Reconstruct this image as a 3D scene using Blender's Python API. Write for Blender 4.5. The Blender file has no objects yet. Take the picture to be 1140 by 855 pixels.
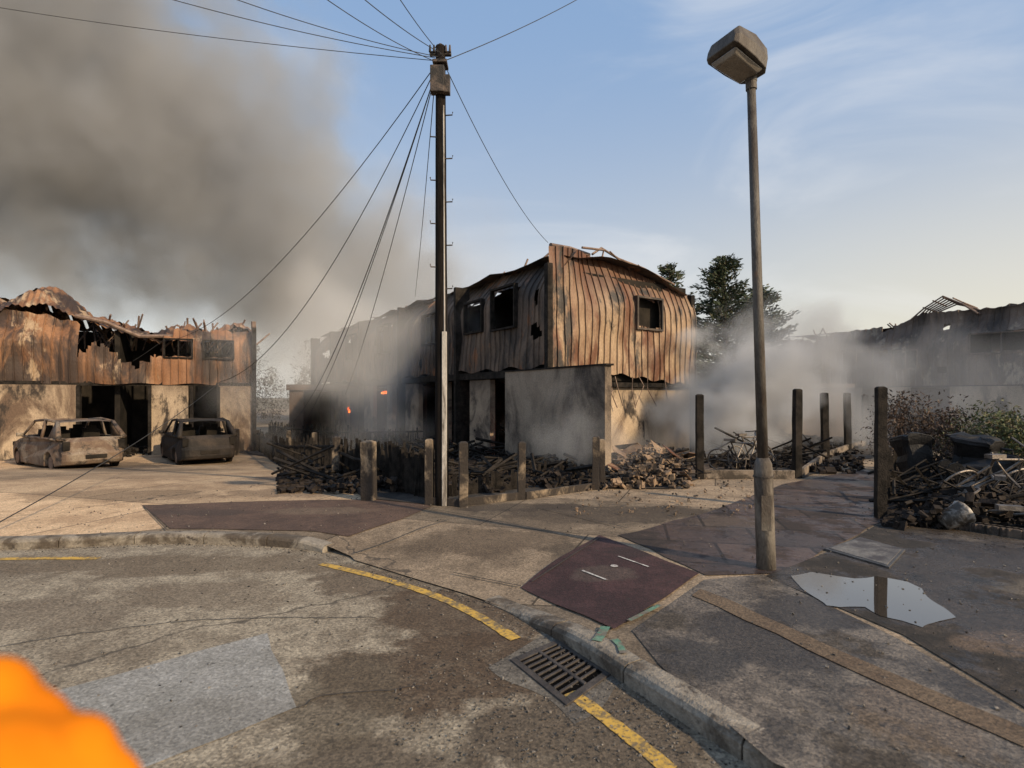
import bpy, bmesh, math, random
from mathutils import Vector, Matrix, noise
from mathutils.geometry import delaunay_2d_cdt
random.seed(7)
R=random.random
def U(a,b): return a+(b-a)*R()
sc=bpy.context.scene
EYE=1.6; FP=620.0; HOR=442.0
def ss(a,b,x):
    t=(x-a)/(b-a); t=max(0,min(1,t)); return t*t*(3-2*t)
# ---------- terrain -------------
KA=Vector((-1.40,5.32)); KB=Vector((-0.21,4.35))
def segd(p,a,b):
    ab=b-a; t=max(0,min(1,(p-a).dot(ab)/ab.dot(ab))); return (p-(a+ab*t)).length
def zt(x,y):
    z=0.1-0.5*ss(9,17,y)*ss(1,-6,x)
    z-=0.088*(1-ss(0.10,1.2,segd(Vector((x,y)),KA,KB)))
    return z
def G(u,v):
    """image pixel coordinates projected from the camera -> ground position (x,y)"""
    z=0.1
    for i in range(8):
        d=(EYE-z)*FP/(v-HOR); x=(u-570)/FP*d; z=zt(x,d)
    return (x,d)
def P(u,v,d): return Vector(((u-570)/FP*d,d,EYE+(HOR-v)/FP*d))
# ---------- materials ------------
def newmat(name):
    m=bpy.data.materials.new(name); m.use_nodes=True
    nt=m.node_tree
    return m,nt,nt.nodes,nt.links,nt.nodes['Principled BSDF']
def nz(nt,vec,scale,detail=4,rough=.6,dist=0):
    n=nt.nodes.new('ShaderNodeTexNoise'); n.inputs['Scale'].default_value=scale
    n.inputs['Detail'].default_value=detail; n.inputs['Roughness'].default_value=rough
    n.inputs['Distortion'].default_value=dist
    nt.links.new(vec,n.inputs['Vector']); return n.outputs['Fac']
def mr(nt,val,a,b,c=0,d=1,smooth=True):
    n=nt.nodes.new('ShaderNodeMapRange')
    if smooth: n.interpolation_type='SMOOTHSTEP'
    nt.links.new(val,n.inputs[0])
    for i,x in enumerate((a,b,c,d)): n.inputs[i+1].default_value=x
    return n.outputs[0]
def mth(nt,op,a,b=None):
    n=nt.nodes.new('ShaderNodeMath'); n.operation=op
    for i,x in enumerate((a,b)):
        if x is None: continue
        if isinstance(x,(int,float)): n.inputs[i].default_value=x
        else: nt.links.new(x,n.inputs[i])
    return n.outputs[0]
def vm(nt,op,a,b=None):
    n=nt.nodes.new('ShaderNodeVectorMath'); n.operation=op
    for i,x in enumerate((a,b)):
        if x is None: continue
        if isinstance(x,(tuple,list)): n.inputs[i].default_value=x
        else: nt.links.new(x,n.inputs[i])
    return n.outputs['Value'] if op in('LENGTH','DOT_PRODUCT') else n.outputs[0]
def mx(nt,f,a,b,bt='MIX'):
    n=nt.nodes.new('ShaderNodeMix'); n.data_type='RGBA'; n.blend_type=bt
    if isinstance(f,(int,float)): n.inputs[0].default_value=f
    else: nt.links.new(f,n.inputs[0])
    for i,x in ((6,a),(7,b)):
        if isinstance(x,(tuple,list)): n.inputs[i].default_value=(*x,1) if len(x)==3 else x
        else: nt.links.new(x,n.inputs[i])
    return n.outputs[2]
def grey(nt,val):
    n=nt.nodes.new('ShaderNodeCombineColor')
    for i in range(3): nt.links.new(val,n.inputs[i])
    return n.outputs[0]
def objc(nt):
    return nt.nodes.new('ShaderNodeTexCoord').outputs['Object']
def bump(nt,h,strength,dist,bs):
    b=nt.nodes.new('ShaderNodeBump'); b.inputs['Strength'].default_value=strength
    b.inputs['Distance'].default_value=dist
    nt.links.new(h,b.inputs['Height']); nt.links.new(b.outputs[0],bs.inputs['Normal'])
def M(name,c1,c2,scale=2,rough=.85,bmp=.4,c3=None,s3=1.5,t3=.5,w3=.08,stretch=(1,1,1),metal=0,zg=None,fine=40,bd=.02,c4=None,t4=.6,s4=3,spec=.5):
    m,nt,N,L,bs=newmat(name)
    co=vm(nt,'MULTIPLY',objc(nt),stretch)
    a=nz(nt,co,scale,4,.65)
    col=mx(nt,mr(nt,a,.3,.7),c1,c2)
    f=nz(nt,co,fine,2,.7)
    if zg:
        sx=N.new('ShaderNodeSeparateXYZ'); L.new(objc(nt),sx.inputs[0])
        zz=mth(nt,'ADD',sx.outputs[2],mth(nt,'MULTIPLY',mth(nt,'SUBTRACT',nz(nt,co,1.3,5,.6),.5),zg[3]))
        col=mx(nt,mr(nt,zz,zg[0],zg[1]),col,zg[2])
    if c3:
        b=nz(nt,co,s3,6,.68,.6)
        col=mx(nt,mr(nt,b,t3-w3,t3+w3),col,c3)
    if c4:
        b=nz(nt,vm(nt,'ADD',co,(13,5,9)),s4,6,.7,.3)
        col=mx(nt,mr(nt,b,t4-.05,t4+.05),col,c4)
    col=mx(nt,1,col,grey(nt,mr(nt,f,.25,.75,.72,1.25,False)),'MULTIPLY')
    L.new(col,bs.inputs['Base Color']); bs.inputs['Roughness'].default_value=rough
    bs.inputs['Metallic'].default_value=metal; bs.inputs['Specular IOR Level'].default_value=spec
    if bmp: bump(nt,f,bmp,bd,bs)
    return m
def ground_mat(name,c1,c2,stains=(),agg=.5,crack=0,rough=.9,wet=None,slab=None,scale=.8,cw=.012):
    m,nt,N,L,bs=newmat(name); co=objc(nt)
    big=nz(nt,co,scale,5,.68); mid=nz(nt,co,5,4,.7); fine=nz(nt,co,55,3,.75)
    col=mx(nt,mr(nt,mth(nt,'ADD',mth(nt,'MULTIPLY',big,.6),mth(nt,'MULTIPLY',mid,.4)),.40,.60),c1,c2)
    if stains: edge=mth(nt,'MULTIPLY',mth(nt,'SUBTRACT',nz(nt,co,1.6,6,.7),.5),2.1)
    for (x,y,rx,ry,c,st) in stains:
        d=vm(nt,'LENGTH',vm(nt,'MULTIPLY',vm(nt,'SUBTRACT',co,(x,y,0)),(1/rx,1/ry,0)))
        mk=mth(nt,'MULTIPLY',mr(nt,mth(nt,'ADD',d,edge),.75,1.1,1,0),st)
        mk=mth(nt,'MULTIPLY',mk,mr(nt,mid,.3,.55,.65,1))
        col=mx(nt,mk,col,c)
    v=N.new('ShaderNodeTexVoronoi'); v.inputs['Scale'].default_value=75; L.new(co,v.inputs['Vector'])
    sepc=N.new('ShaderNodeSeparateColor'); L.new(v.outputs['Color'],sepc.inputs[0])
    cell=sepc.outputs[0]
    col=mx(nt,agg,col,mx(nt,1,col,grey(nt,mr(nt,cell,0,1,.45,1.6,False)),'MULTIPLY'))
    col=mx(nt,1,col,grey(nt,mr(nt,fine,.25,.75,.6,1.4,False)),'MULTIPLY')
    g=nz(nt,co,22,1,.5); col=mx(nt,mr(nt,g,.70,.76,0,.7),col,(.03,.026,.022))
    h=mth(nt,'ADD',fine,mth(nt,'MULTIPLY',cell,.4))
    if crack:
        dv=N.new('ShaderNodeTexVoronoi'); dv.feature='DISTANCE_TO_EDGE'; dv.inputs['Scale'].default_value=crack
        nn=N.new('ShaderNodeTexNoise'); nn.inputs['Scale'].default_value=1.7; nn.inputs['Detail'].default_value=5; L.new(co,nn.inputs['Vector'])
        wv=vm(nt,'ADD',co,vm(nt,'MULTIPLY',nn.outputs['Color'],(.9,.9,0)))
        L.new(wv,dv.inputs['Vector'])
        ck=mr(nt,dv.outputs['Distance'],cw*.25*crack*2,cw*crack*1.6,1,0)
        col=mx(nt,mth(nt,'MULTIPLY',ck,.7),col,(.04,.033,.026))
    if slab:
        rot=N.new('ShaderNodeMapping'); rot.inputs['Rotation'].default_value=(0,0,slab[2]); L.new(co,rot.inputs[0])
        br=N.new('ShaderNodeTexBrick'); L.new(rot.outputs[0],br.inputs['Vector']); br.inputs['Scale'].default_value=1
        br.inputs['Brick Width'].default_value=slab[0]; br.inputs['Row Height'].default_value=slab[1]
        br.inputs['Mortar Size'].default_value=slab[3] if len(slab)>3 else .01; br.offset=.5
        br.inputs['Color1'].default_value=(.65,.65,.65,1); br.inputs['Color2'].default_value=(1.3,1.25,1.2,1); br.inputs['Mortar'].default_value=(.25,.23,.2,1)
        col=mx(nt,1,col,br.outputs['Color'],'MULTIPLY')
    L.new(col,bs.inputs['Base Color'])
    if wet:
        w=mr(nt,big,wet[0]-.05,wet[0]+.05,rough,wet[1]); L.new(w,bs.inputs['Roughness'])
    else: bs.inputs['Roughness'].default_value=rough
    bump(nt,h,.55,.012,bs)
    return m
def emis(name,c,s):
    m,nt,N,L,bs=newmat(name)
    sx=N.new('ShaderNodeTexCoord')
    f=nz(nt,sx.outputs['Object'],5,3,.6)
    col=mx(nt,mr(nt,f,.4,.7),c,(1,.40,.05))
    L.new(col,bs.inputs['Emission Color']); bs.inputs['Emission Strength'].default_value=s
    bs.inputs['Base Color'].default_value=(.1,.03,.01,1)
    m.cycles.emission_sampling='NONE'
    return m
# ---------- mesh builder ----------
class MB:
    def __init__(s): s.v=[]; s.f=[]
    def poly(s,pts):
        i=len(s.v); s.v+= [tuple(p) for p in pts]; s.f.append(tuple(range(i,i+len(pts))))
    def box8(s,p):
        i=len(s.v); s.v+=[tuple(q) for q in p]
        for f in((0,3,2,1),(4,5,6,7),(0,1,5,4),(1,2,6,5),(2,3,7,6),(3,0,4,7)): s.f.append(tuple(i+k for k in f))
    def box(s,c,size,rz=0,rx=0,ry=0,taper=1):
        m=Matrix.Rotation(rz,3,'Z')@Matrix.Rotation(ry,3,'Y')@Matrix.Rotation(rx,3,'X'); c=Vector(c)
        hx,hy,hz=[q/2 for q in size]; t=taper
        s.box8([c+m@Vector(q) for q in((-hx,-hy,-hz),(hx,-hy,-hz),(hx,hy,-hz),(-hx,hy,-hz),(-hx*t,-hy*t,hz),(hx*t,-hy*t,hz),(hx*t,hy*t,hz),(-hx*t,hy*t,hz))])
    def wb(s,o,du,dn,u0,u1,n0,n1,z0,z1):
        q=lambda u,n,z:(o[0]+du[0]*u+dn[0]*n,o[1]+du[1]*u+dn[1]*n,z)
        s.box8([q(u0,n0,z0),q(u1,n0,z0),q(u1,n1,z0),q(u0,n1,z0),q(u0,n0,z1),q(u1,n0,z1),q(u1,n1,z1),q(u0,n1,z1)])
    def tube(s,pts,r,n=8,cap=True):
        pts=[Vector(p) for p in pts]; base=len(s.v)
        if isinstance(r,(int,float)): r=[r]*len(pts)
        for i,p in enumerate(pts):
            d=(pts[min(i+1,len(pts)-1)]-pts[max(i-1,0)]).normalized()
            a=Vector((0,0,1)) if abs(d.z)<.95 else Vector((1,0,0))
            x=d.cross(a).normalized(); y=d.cross(x)
            for k in range(n):
                t=2*math.pi*k/n; s.v.append(tuple(p+(x*math.cos(t)+y*math.sin(t))*r[i]))
        for i in range(len(pts)-1):
            for k in range(n):
                a=base+i*n+k; b=base+i*n+(k+1)%n; s.f.append((a,b,b+n,a+n))
        if cap:
            s.f.append(tuple(base+k for k in range(n))); e=base+(len(pts)-1)*n
            s.f.append(tuple(e+n-1-k for k in range(n)))
    def rock(s,c,r,flat=.7):
        i=len(s.v); m=Matrix.Rotation(U(0,6.28),3,'Z')@Matrix.Rotation(U(0,3),3,'X'); c=Vector(c)
        sz=Vector((U(.5,1.3),U(.5,1.2),U(.3,.9)*flat))*r
        for q in((-1,-1,-1),(1,-1,-1),(1,1,-1),(-1,1,-1),(-1,-1,1),(1,-1,1),(1,1,1),(-1,1,1)):
            w=Vector((q[0]*sz.x*U(.6,1),q[1]*sz.y*U(.6,1),q[2]*sz.z*U(.6,1))); s.v.append(tuple(c+m@w))
        for f in((0,3,2,1),(4,5,6,7),(0,1,5,4),(1,2,6,5),(2,3,7,6),(3,0,4,7)): s.f.append(tuple(i+k for k in f))
    def torus(s,c,Rr,r,mat,n=24,m=8):
        b=len(s.v); c=Vector(c)
        for i in range(n):
            a=2*math.pi*i/n
            for j in range(m):
                t=2*math.pi*j/m
                s.v.append(tuple(c+mat@Vector(((Rr+r*math.cos(t))*math.cos(a),(Rr+r*math.cos(t))*math.sin(a),r*math.sin(t)))))
        for i in range(n):
            for j in range(m):
                s.f.append((b+i*m+j,b+((i+1)%n)*m+j,b+((i+1)%n)*m+(j+1)%m,b+i*m+(j+1)%m))
    def obj(s,name,mat,parent=None,smooth=False,bevel=0,seg=2):
        me=bpy.data.meshes.new(name); me.from_pydata(s.v,[],s.f); me.update()
        bm=bmesh.new(); bm.from_mesh(me); bmesh.ops.recalc_face_normals(bm,faces=bm.faces); bm.to_mesh(me); bm.free()
        me.materials.append(mat)
        if smooth:
            for p in me.polygons: p.use_smooth=True
        o=bpy.data.objects.new(name,me); sc.collection.objects.link(o)
        if parent:
            o.parent=parent; o.matrix_parent_inverse=Matrix.Translation(-Vector(parent.location))
        if bevel:
            b=o.modifiers.new('b','BEVEL'); b.width=bevel; b.segments=seg; b.limit_method='ANGLE'
        return o
def empty(name,loc):
    e=bpy.data.objects.new(name,None); e.location=loc; e.empty_display_size=.3; sc.collection.objects.link(e); return e
def catmull(pts,step):
    out=[]; P_=[Vector(p) for p in pts]; P_=[P_[0]*2-P_[1]]+P_+[P_[-1]*2-P_[-2]]
    for i in range(1,len(P_)-2):
        a,b,c,d=P_[i-1:i+3]; n=max(1,int((c-b).length/step))
        for k in range(n):
            t=k/n; out.append(.5*((2*b)+(c-a)*t+(2*a-5*b+4*c-d)*t*t+(-a+3*b-3*c+d)*t**3))
    out.append(P_[-2]); return out
def pip(p,poly):
    x,y=p; c=False; j=len(poly)-1
    for i in range(len(poly)):
        xi,yi=poly[i][0],poly[i][1]; xj,yj=poly[j][0],poly[j][1]
        if (yi>y)!=(yj>y) and x<(xj-xi)*(y-yi)/(yj-yi)+xi: c=not c
        j=i
    return c
def sheet(name,outline,off,mat,grid=.3,zf=None,xr=None,yr=None,rag=0):
    zf=zf or zt
    ol=[]
    for i in range(len(outline)):
        a=Vector(outline[i][:2]); b=Vector(outline[(i+1)%len(outline)][:2]); n=max(1,min(200,int((b-a).length/grid)))
        for k in range(n):
            q=a.lerp(b,k/n)
            if rag: q+=Vector((noise.noise((q.x*2.3,q.y*2.3,1)),noise.noise((q.x*2.3,q.y*2.3,7))))*rag
            ol.append(q)
    xs=[p.x for p in ol]; ys=[p.y for p in ol]
    x0,x1=(xr or (min(xs),max(xs))); y0,y1=(yr or (min(ys),max(ys)))
    pts=list(ol); x=x0+grid/2
    while x<x1:
        y=y0+grid/2
        while y<y1:
            if pip((x,y),ol) : pts.append(Vector((x,y)))
            y+=grid
        x+=grid
    r=delaunay_2d_cdt([Vector(p) for p in pts],[],[list(range(len(ol)))],1,1e-4)
    mb=MB(); mb.v=[(p.x,p.y,zf(p.x,p.y)+off) for p in r[0]]; mb.f=[tuple(f) for f in r[2]]
    o=mb.obj(name,mat,smooth=True)
    if len(o.data.polygons) and o.data.polygons[0].normal.z<0:
        o.data.flip_normals()
    return o
# =========== GROUND ==========
m_soil=ground_mat('soil',(.10,.08,.05),(.16,.13,.08))
gm=MB(); gm.poly([(-1500,-1500,-.62),(1500,-1500,-.62),(1500,1500,-.62),(-1500,1500,-.62)]); gm.obj('ground',m_soil)
brown=(.068,.043,.024)
m_road=ground_mat('road_concrete',(.16,.13,.092),(.30,.258,.19),
  stains=[(-.25,4.15,.75,.55,brown,.9),(-.3,3.3,.85,.5,brown,.95),(.35,2.6,.6,.5,(.08,.06,.04),.9),(-1.2,4.8,.6,.3,brown,.7),(-3.2,5.3,1.8,.35,(.11,.08,.05),.7),(-.6,2.3,.6,.3,(.08,.06,.04),.85),(-3.6,4.1,.9,.35,(.13,.10,.07),.5),(-2.4,4.5,.8,.3,(.12,.09,.06),.6),(-.9,3.0,.3,.5,(.09,.07,.045),.7)],
  agg=.75,crack=.12,cw=.012)
rd=MB(); rd.poly([(-70,-60,0),(70,-60,0),(70,8,0),(-70,8,0)]); rd.obj('road',m_road)
m_patch=ground_mat('patch_concrete',(.21,.205,.185),(.28,.275,.255),agg=.45,scale=2,stains=[(-1.4,2.7,.5,.3,(.16,.15,.13),.5)])
def flat(name,pts,z,mat,rag=0,grid=.15): return sheet(name,pts,z,mat,grid,zf=lambda x,y:0,rag=rag)
def GR(u,v): d=EYE*FP/(v-HOR); return ((u-570)/FP*d,d)
flat('road_repair_patch',[GR(60,770),GR(296,705),GR(330,788),GR(150,862),GR(40,862)],.004,m_patch,rag=.02)
kerb=[(-70,4.4),(-20,5.2),(-9,5.65),(-5.37,5.84),(-4.10,6.05),(-3.12,6.05),(-2.17,5.84),(-1.53,5.42),(-.87,4.89),(-.21,4.35),(.186,3.845),(.486,3.35),(.70,2.99),(.95,2.56),(1.16,2.2),(1.5,1.4),(1.7,0),(1.7,-8),(1.7,-60)]
kc=catmull(kerb,.12)
m_pav=ground_mat('pavement_concrete',(.15,.115,.078),(.275,.215,.148),
  stains=[(-.3,5.9,.9,.5,(.08,.057,.036),.7),(1.2,7.2,1.5,.6,(.055,.04,.027),.85),(.2,6.6,.6,.4,(.12,.09,.06),.6),(.8,5.3,.5,.4,(.06,.045,.03),.75),(0,7.6,1,.3,(.05,.037,.026),.75)],agg=.6,crack=.2,slab=(2.6,2.0,.35))
inner=[]
for i,p in enumerate(kc):
    t=(kc[min(i+1,len(kc)-1)]-kc[max(i-1,0)]).normalized(); inner.append(p+Vector((-t.y,t.x))*(.05 if segd(p,KA,KB)>.25 else 0.0))
inside=[p for p in inner if -14<p.x and p.y>-1]
outl=[(-120,inside[0].y)]+[tuple(p) for p in inside]+[(1.75,-60),(120,-60),(120,90),(-120,90)]
sheet('pavement',outl,0,m_pav,.3,xr=(-20,22),yr=(1,26))
m_kerb=M('kerb_stone',(.18,.157,.125),(.29,.255,.205),3,.9,.5,c3=(.08,.063,.046),s3=2.2,t3=.53,c4=(.05,.04,.032),t4=.60,s4=6)
kb=MB(); acc=0; cur=[kc[0]]
def kerbblock(pts):
    if len(pts)<2 or (pts[-1]-pts[0]).length<.1: return
    if segd((pts[0]+pts[-1])/2,KA,KB)<.30: return
    rows=[]
    for i,p in enumerate(pts):
        t=(pts[min(i+1,len(pts)-1)]-pts[max(i-1,0)]).normalized(); nn=Vector((-t.y,t.x))
        if i==0: p=p+t*.006
        if i==len(pts)-1: p=p-t*.006
        h=zt(*(p+nn*.05))+.008+.006*noise.noise((p.x*4,p.y*4,0))
        w=.012*noise.noise((p.x*9,p.y*9,3))
        a=p-nn*.01; b=p+nn*(.008+w); b2=p+nn*(.035+w); c=p+nn*.135
        rows.append([(a.x,a.y,-.02),(a.x,a.y,max(.008,h-.035)),(b.x,b.y,max(.009,h-.012)),(b2.x,b2.y,h),(c.x,c.y,h),(c.x,c.y,-.02)])
    base=len(kb.v); m=6
    for r in rows: kb.v+=r
    for i in range(len(rows)-1):
        for k in range(m):
            a=base+i*m+k; b=base+i*m+(k+1)%m; kb.f.append((a,b,b+m,a+m))
    kb.f.append(tuple(base+k for k in range(m))); kb.f.append(tuple(base+(len(rows)-1)*m+m-1-k for k in range(m)))
for i in range(1,len(kc)):
    cur.append(kc[i]); acc+=(kc[i]-kc[i-1]).length
    if acc>.7: kerbblock(cur); cur=[kc[i]]; acc=0
kb.obj('kerb',m_kerb)
m_drive=ground_mat('driveway_concrete',(.33,.23,.14),(.50,.37,.235),stains=[(-6,8.5,1.5,.6,(.18,.125,.075),.6),(-3.5,8.8,1.2,.5,(.16,.11,.07),.6),(-8,11,2,.8,(.22,.16,.10),.5),(-9,14,2,1,(.12,.09,.06),.6),(-11.5,15.5,2.2,1.5,(.06,.05,.04),.7),(-4,10.5,1.2,.5,(.10,.07,.05),.7)],agg=.4,crack=.15,slab=(3.4,3.0,.3,.012))
sheet('driveway',[G(-500,598),G(0,600),G(135,594),G(185,588),G(158,563),G(300,558),G(440,556),G(330,516),G(285,507),G(0,506),G(-500,510)],.004,m_drive,.35)
m_red=ground_mat('red_tarmac',(.06,.036,.026),(.105,.064,.045),agg=.5,stains=[(-2.5,7.3,.8,.25,(.15,.11,.075),.6),(-4,7.2,.7,.2,(.05,.035,.028),.6)])
sheet('footpath_tarmac',[G(158,563),G(300,558),G(445,556),G(480,564),G(445,579),G(388,598),G(350,592),G(190,589)],.008,m_red,.25,rag=.03)
m_maroon=ground_mat('maroon_tarmac',(.028,.011,.012),(.055,.024,.024),agg=.55,scale=2,stains=[(.75,4.7,.25,.2,(.09,.07,.055),.5),(1.2,5.4,.3,.2,(.02,.012,.012),.6)])
sheet('tarmac_repair_patch',[G(668,597),G(780,640),G(684,702),G(580,655)],.012,m_maroon,.1,rag=.02)
m_slab=ground_mat('damp_paving',(.026,.018,.015),(.08,.053,.042),agg=.4,slab=(.9,.75,.2,.018),wet=(.5,.28),scale=1.3,stains=[(3.2,8.4,.8,.4,(.14,.105,.08),.6),(2.6,6.6,.6,.4,(.11,.085,.065),.5)])
sheet('paving_slabs',[G(690,597),G(790,570),G(870,540),G(960,522),G(1010,540),G(985,578),G(930,610),G(860,640),G(790,642),],.008,m_slab,.25,rag=.05)
m_worn=ground_mat('worn_tarmac',(.046,.037,.028),(.16,.132,.10),agg=.8,scale=1.6,wet=(.44,.45),stains=[(1.5,3.4,.35,.5,(.035,.028,.022),.85),(2.6,2.9,.6,.35,(.04,.032,.025),.85),(1.9,2.6,.3,.3,(.12,.085,.055),.6),(1.1,3.2,.3,.3,(.03,.026,.022),.8),(2.2,3.9,.6,.35,(.032,.026,.021),.85)])
sheet('worn_tarmac',[G(704,703),G(785,646),G(850,640),G(1000,712),G(1140,795),G(1300,890),(2.2,1.6),(1.75,1.6),G(860,850),G(735,742)],.006,m_worn,.2)
m_wet=ground_mat('wet_tarmac',(.016,.013,.010),(.062,.047,.035),agg=.6,wet=(.5,.18),scale=1.1,crack=.3,stains=[(4.6,4.3,.8,.3,(.13,.11,.085),.6),(3.2,3.4,.7,.2,(.13,.09,.06),.7),(5.3,6,1,.3,(.12,.10,.08),.6),(4.0,3.6,.6,.2,(.12,.10,.08),.5)])
sheet('wet_tarmac',[G(852,642),G(930,612),G(985,580),G(1010,560),G(1400,590),G(1500,700),G(1500,900),G(1330,880),G(1146,792),G(1006,708)],.007,m_wet,.25)
m_brk=ground_mat('path_edging_strip',(.08,.053,.033),(.13,.092,.058),agg=.6)
sheet('path_edging',[G(770,664),G(782,657),G(1158,822),G(1142,836)],.0115,m_brk,.12,rag=.04)
m_ash=ground_mat('ash_soil',(.012,.011,.010),(.05,.042,.035),agg=.6,scale=2,stains=[(3.2,11.6,1.6,.8,(.22,.16,.11),.6),(-1,10.5,1,.5,(.11,.09,.07),.5)])
sheet('burnt_garden_ground',[G(295,508),G(411,556),G(478,563),G(520,561),G(580,552),G(668,544),G(745,545),G(775,535),(5.4,13),(3,16),(-9,28),(-10,20)],.016,m_ash,.4,rag=.06)
sheet('burnt_garden_ground',[G(770,533),G(893,532),G(1010,498),G(1250,520),(30,13),(30,40),(5,40),(5.6,14)],.014,m_ash,.5,rag=.1)
sheet('burnt_verge',[G(985,574),G(1005,545),G(1020,520),G(1260,540),G(1260,600),G(1140,600)],.02,m_ash,.3,rag=.06)
m_yel,nt,N,L,bs=newmat('yellow_paint')
co=objc(nt); n1=nz(nt,co,30,5,.75); n2=nz(nt,co,4,5,.7)
col=mx(nt,mr(nt,mth(nt,'ADD',mth(nt,'MULTIPLY',n1,.6),mth(nt,'MULTIPLY',n2,.5)),.50,.64),(.55,.34,.06),(.16,.12,.065))
L.new(col,bs.inputs['Base Color']); bs.inputs['Roughness'].default_value=.8; bump(nt,n1,.4,.01,bs)
def strip(name,ctr,w,z,mat,zf=None):
    mb=MB(); n=len(ctr)
    for i,p in enumerate(ctr):
        t=(ctr[min(i+1,n-1)]-ctr[max(i-1,0)]).normalized(); q=Vector((-t.y,t.x))*w/2*(1+.22*noise.noise((p.x*14,p.y*14,0)))
        for s_ in(-1,1):
            a=p+q*s_; mb.v.append((a.x,a.y,(zf(a.x,a.y) if zf else 0)+z))
    for i in range(n-1): mb.f.append((2*i,2*i+1,2*i+3,2*i+2))
    return mb.obj(name,mat)
strip('yellow_line',catmull([Vector(GR(*q)) for q in((358,628),(420,643),(480,662),(530,685),(574,712))],.04),.085,.005,m_yel)
strip('yellow_line',catmull([Vector(GR(*q)) for q in((634,772),(655,786),(700,820),(745,858),(790,905))],.04),.085,.005,m_yel)
strip('yellow_line',catmull([Vector(GR(*q)) for q in((-260,628),(-60,624),(40,622),(110,622))],.05),.085,.005,m_yel)
m_wht=M('white_paint',(.4,.38,.35),(.58,.56,.52),20,.8,.2,c3=(.06,.03,.03),s3=12,t3=.56)
for a,b in(((648,637),(676,648)),((688,621),(722,633))):
    strip('survey_mark',[Vector(G(*a)),Vector(G(*b))],.018,.018,m_wht,zt)
mb=MB(); cx_,cy_=G(684,632); mb.poly([(cx_+.035*math.cos(k*.7),cy_+.035*math.sin(k*.7),zt(cx_,cy_)+.018) for k in range(9)]); mb.obj('survey_dot',m_wht)
m_grn=M('green_paint',(.05,.20,.13),(.15,.22,.16),25,.8,.2,c3=(.14,.12,.095),s3=9,t3=.48)
def green(a,b,w,z=.02): strip('green_survey_mark',catmull([Vector(G(*a)),(Vector(G(*a))+Vector(G(*b)))/2+Vector((.01,.01)),Vector(G(*b))],.03),w,z,m_grn,zt)
green((700,694),(735,676),.035,.02); green((674,700),(664,716),.06,.016); green((684,714),(694,730),.045,.016)
m_joint=M('joint_filler',(.035,.03,.025),(.06,.05,.04),8,.95,.3)
for a,b in(((470,566),(660,602)),((393,618),(500,580)),((592,650),(668,600)),((160,565),(186,592)),((505,640),(580,655)),((600,566),(700,590))):
    strip('expansion_joint',catmull([Vector(G(*a)),Vector(G((a[0]+b[0])/2,(a[1]+b[1])/2)),Vector(G(*b))],.15),.014,.022,m_joint,zt)
for pts in(((0,720),(120,702),(240,690),(420,688)),((330,790),(360,775),(420,770),(470,764))):
    strip('road_crack',[p+Vector((U(-.012,.012),U(-.012,.012))) for p in catmull([Vector(GR(*q)) for q in pts],.05)],.008,.006,m_joint)
m_pud,nt,N,L,bs=newmat('puddle_water'); bs.inputs['Base Color'].default_value=(.05,.042,.034,1); bs.inputs['Roughness'].default_value=.03; bs.inputs['IOR'].default_value=1.36
bs.inputs['Coat Weight'].default_value=1; bs.inputs['Coat Roughness'].default_value=.02; bs.inputs['Coat IOR'].default_value=1.5
pts=[G(888,645),G(905,638),G(940,643),G(965,641),G(1000,648),G(1025,656),G(1040,668),G(1066,690),G(1050,698),G(1030,701),G(1000,692),G(975,688),G(960,679),G(930,678),G(912,673),G(900,660)]
sheet('puddle',pts,.011,m_pud,.05,rag=.11)
e=empty('manhole_cover',(*G(962,617),.11)); m_iron=M('cast_iron',(.07,.065,.06),(.13,.12,.11),6,.45,.4,metal=.5)
q=[Vector((*G(*p),0)) for p in((918,613),(958,600),(1008,614),(990,634))]
c=sum(q,Vector())/4
mb=MB(); mb.box8([Vector((p.x,p.y,.09)) for p in q]+[Vector((p.x,p.y,.122)) for p in q]); mb.obj('frame',m_iron,e,bevel=.004)
mb=MB(); q2=[c+(p-c)*.9 for p in q]; mb.box8([Vector((p.x,p.y,.12)) for p in q2]+[Vector((p.x,p.y,.127)) for p in q2]); mb.obj('lid',M('lid_concrete',(.10,.09,.08),(.19,.175,.15),5,.5,.4,c3=(.05,.04,.035),s3=3),e,bevel=.003)
q=[Vector((*GR(*p),0)) for p in((574,737),(622,716),(676,750),(630,782))]
e=empty('drain_grate',(q[0]+q[2])/2); a,b,c_,d_=q
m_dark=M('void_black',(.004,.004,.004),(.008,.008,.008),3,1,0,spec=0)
mb=MB(); mb.poly([(p.x,p.y,.0045) for p in q]); mb.obj('gully_pit_shade',m_dark,e)  # flat black sheet; the darkness below the bars is painted as its colour
mb=MB()
def lerp4(s,t): return (a.lerp(b,s)).lerp(d_.lerp(c_,s),t)
def gbar(s0,s1,t0,t1,z0,z1):
    p=[lerp4(s0,t0),lerp4(s1,t0),lerp4(s1,t1),lerp4(s0,t1)]
    mb.box8([Vector((w.x,w.y,z0)) for w in p]+[Vector((w.x,w.y,z1)) for w in p])
for s0,s1,t0,t1 in((-.06,.05,-.06,1.06),(.95,1.06,-.06,1.06),(.05,.95,-.06,.04),(.05,.95,.96,1.06)): gbar(s0,s1,t0,t1,-.02,.012)
for k in range(8): gbar(.051,.949,.11+k*.105-.018,.11+k*.105+.018,.0,.013)
gbar(.47,.53,.041,.959,0,.0155)
mb.obj('bars',M('gully_iron',(.04,.034,.03),(.08,.068,.058),8,.7,.4,metal=.2),e,bevel=.003)
m_col=ground_mat('gully_mortar',(.08,.07,.058),(.15,.135,.11),agg=.6)
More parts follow.
